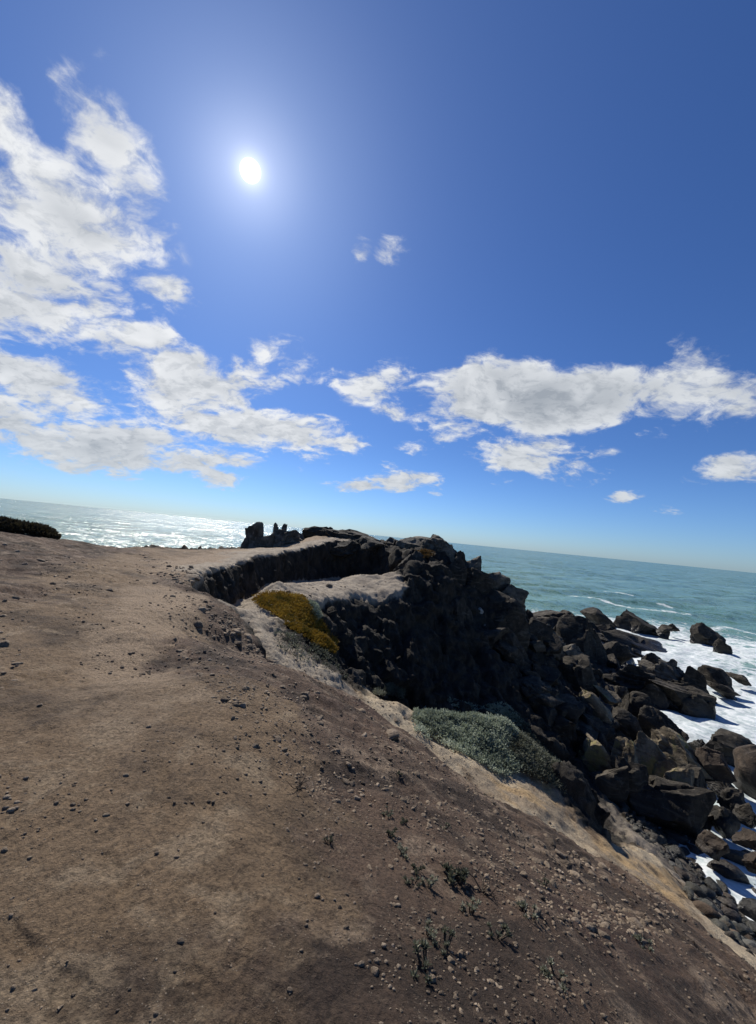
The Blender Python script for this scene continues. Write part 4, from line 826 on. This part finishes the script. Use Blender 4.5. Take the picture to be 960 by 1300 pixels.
# cumulus deck: noise on a flat layer overhead, gathered into the banks the photo shows
q0 = n.vmath('SCALE', D, scale=n.math('DIVIDE', 1., n.math('ADD', n.math('MAXIMUM', DZ, 0.), .42)))
warp = n.vmath('SUBTRACT', n.noise(q0, 4.5, 3, .6, col=True), (.5, .5, .5))
q1 = n.vmath('ADD', n.vmath('ADD', n.vmath('MULTIPLY', q0, (1., 1.25, 1.)), SEEDV), n.vmath('SCALE', warp, scale=.13))
big = n.noise(q1, 3.4, 6, .56)
puff = n.voro(n.vmath('ADD', q1, n.vmath('SCALE', warp, scale=.10)), 11., 'SMOOTH_F1', 'Distance')
banks = [  # pixel x, y, half width, half height, tilt in the photo, weight
 (70, 320, 170, 115, 25, .95), (130, 165, 95, 42, 48, .75), (0, 150, 50, 70, 0, .8), (165, 240, 40, 80, -20, .55), (150, 425, 80, 30, 5, .9), (200, 362, 70, 26, 20, .85), (40, 400, 110, 50, 10, .9),
 (30, 500, 150, 64, 10, 1.15), (130, 560, 150, 36, 9, 1.2), (250, 500, 95, 54, 5, 1.05), (330, 480, 95, 40, -15, .95), (330, 545, 125, 32, 10, 1.1), (420, 565, 60, 20, 8, .7), (300, 580, 90, 16, 6, .7), (285, 608, 48, 12, 6, .75), (200, 595, 40, 10, 8, .6),
 (480, 485, 62, 26, 0, .8), (500, 520, 26, 14, 0, .4), (490, 588, 24, 8, 0, .5), (490, 612, 72, 12, -4, .8), (558, 620, 14, 8, 0, .6),
 (620, 500, 100, 55, 5, 1.), (700, 515, 95, 38, 5, 1.15), (765, 498, 100, 42, 0, 1.1), (860, 490, 105, 52, 0, 1.), (945, 500, 60, 40, 0, .9), (545, 562, 46, 18, -14, .75), (585, 540, 50, 22, 0, .6), (680, 580, 90, 28, 9, .95), (625, 604, 40, 12, 6, .6),
 (945, 590, 70, 24, -20, .85), (795, 630, 26, 8, 0, .6), (850, 645, 24, 7, 4, .45), (458, 316, 20, 22, 60, .8), (494, 318, 26, 24, 0, .8), (785, 550, 30, 10, 0, .35), (5, 600, 18, 6, 0, .5), (20, 75, 40, 16, 0, .12), (215, 95, 30, 26, 0, .15), (135, 90, 22, 24, 0, .2), (1080, 520, 120, 70, 0, 1.), (-120, 420, 140, 150, 0, 1.), (-90, 200, 90, 120, 0, .8)]
mask = None
for (px, py, a, b, t, wgt) in banks:
    c = ray(px, py); c = c/np.linalg.norm(c); ca, sa = math.cos(R(t)), math.sin(R(t))
    e1 = ray(px+ca, py+sa)-ray(px-ca, py-sa); e1 -= c*e1.dot(c); l1 = np.linalg.norm(e1)/2/np.linalg.norm(ray(px, py)); e1 /= np.linalg.norm(e1)
    e2 = ray(px-sa, py+ca)-ray(px+sa, py-ca); e2 -= c*e2.dot(c); l2 = np.linalg.norm(e2)/2/np.linalg.norm(ray(px, py)); e2 -= e1*e2.dot(e1); e2 /= np.linalg.norm(e2)
    c = np.cross(e1, e2)
    mp = nt.nodes.new('ShaderNodeMapping'); mp.vector_type = 'TEXTURE'
    mp.inputs['Rotation'].default_value = Matrix((e1, e2, c)).transposed().to_euler('XYZ'); mp.inputs['Scale'].default_value = (a*l1, b*l2, 1e5)
    n.put(mp.inputs['Vector'], D)
    v = n.mapr(n.vmath('LENGTH', mp.outputs[0]), 1.5, .25, 0., wgt)
    mask = v if mask is None else n.math('MAXIMUM', mask, v)
def field(bg_, k): return n.math('ADD', n.math('MULTIPLY', mask, .70), n.math('MULTIPLY', n.math('SUBTRACT', bg_, .5), k))
dens = field(big, 2.5)
fine = n.noise(q1, 24, 5, .64)
dens = n.math('ADD', dens, n.math('MULTIPLY', n.math('SUBTRACT', .42, puff), .55))
dens = n.math('ADD', dens, n.math('MULTIPLY', n.math('SUBTRACT', fine, .5), .92))
alpha = n.math('POWER', n.mapr(dens, .15, .70), 1.2)
alpha = n.math('MULTIPLY', alpha, n.mapr(mask, .02, .16))
# same field a step towards the sun: thick cloud in the way shades what lies behind it
q2 = n.vmath('ADD', q1, tuple((Vector((sdir.x, sdir.y, sdir.z))-Vector((sdir.x, sdir.y, 0))*.5)*.07))
thick = field(n.noise(q2, 3.4, 4, .56), 2.5)
shade = n.math('MULTIPLY', n.mapr(thick, .4, 1.7, smooth=False), n.mapr(dens, .35, .95))
shade = n.math('ADD', n.math('MULTIPLY', shade, .75), n.math('ADD', n.math('MULTIPLY', n.mapr(puff, .2, .6), .30), n.math('MULTIPLY', n.mapr(fine, .56, .36), .30)), clamp=True)
near = n.mapr(ang, .6, 1.)
lit = n.mix(near, (10.3, 10.7, 11.1), (12.2, 12.4, 12.6))
cc = n.mix(shade, lit, (4.8, 5.3, 5.9))
lowc = n.mapr(DZ, .02, .25)
cc = n.mix(n.math('MULTIPLY', n.math('SUBTRACT', 1., lowc), .45), cc, (6.4, 7.0, 7.6))
skyc = n.mix(n.math('MULTIPLY', alpha, .96), skyc, cc)

n.put(bg.inputs[0], skyc); bg.inputs[1].default_value = .06

# ================================================================== CAMERA
cam = bpy.data.cameras.new('camera'); co = bpy.data.objects.new('camera', cam); COL.objects.link(co)
cam.sensor_fit = 'VERTICAL'; cam.sensor_height = 36; cam.lens = F/1300*36; cam.shift_y = -10/1300.
cam.clip_start = .05; cam.clip_end = 60000
m = Matrix.Rotation(PITCH, 4, 'X') @ Matrix.Rotation(R(90), 4, 'X') @ Matrix.Rotation(ROLL, 4, 'Z')
co.matrix_world = Matrix.Translation((0, 0, H)) @ m
scene.camera = co
scene.view_settings.view_transform = 'Standard'; scene.view_settings.look = 'None'; scene.view_settings.exposure = .3; scene.view_settings.gamma = 1
scene.cycles.max_bounces = 4; scene.cycles.diffuse_bounces = 2; scene.cycles.adaptive_threshold = .012; scene.cycles.use_denoising = True
scene.cycles.sample_clamp_indirect = 4
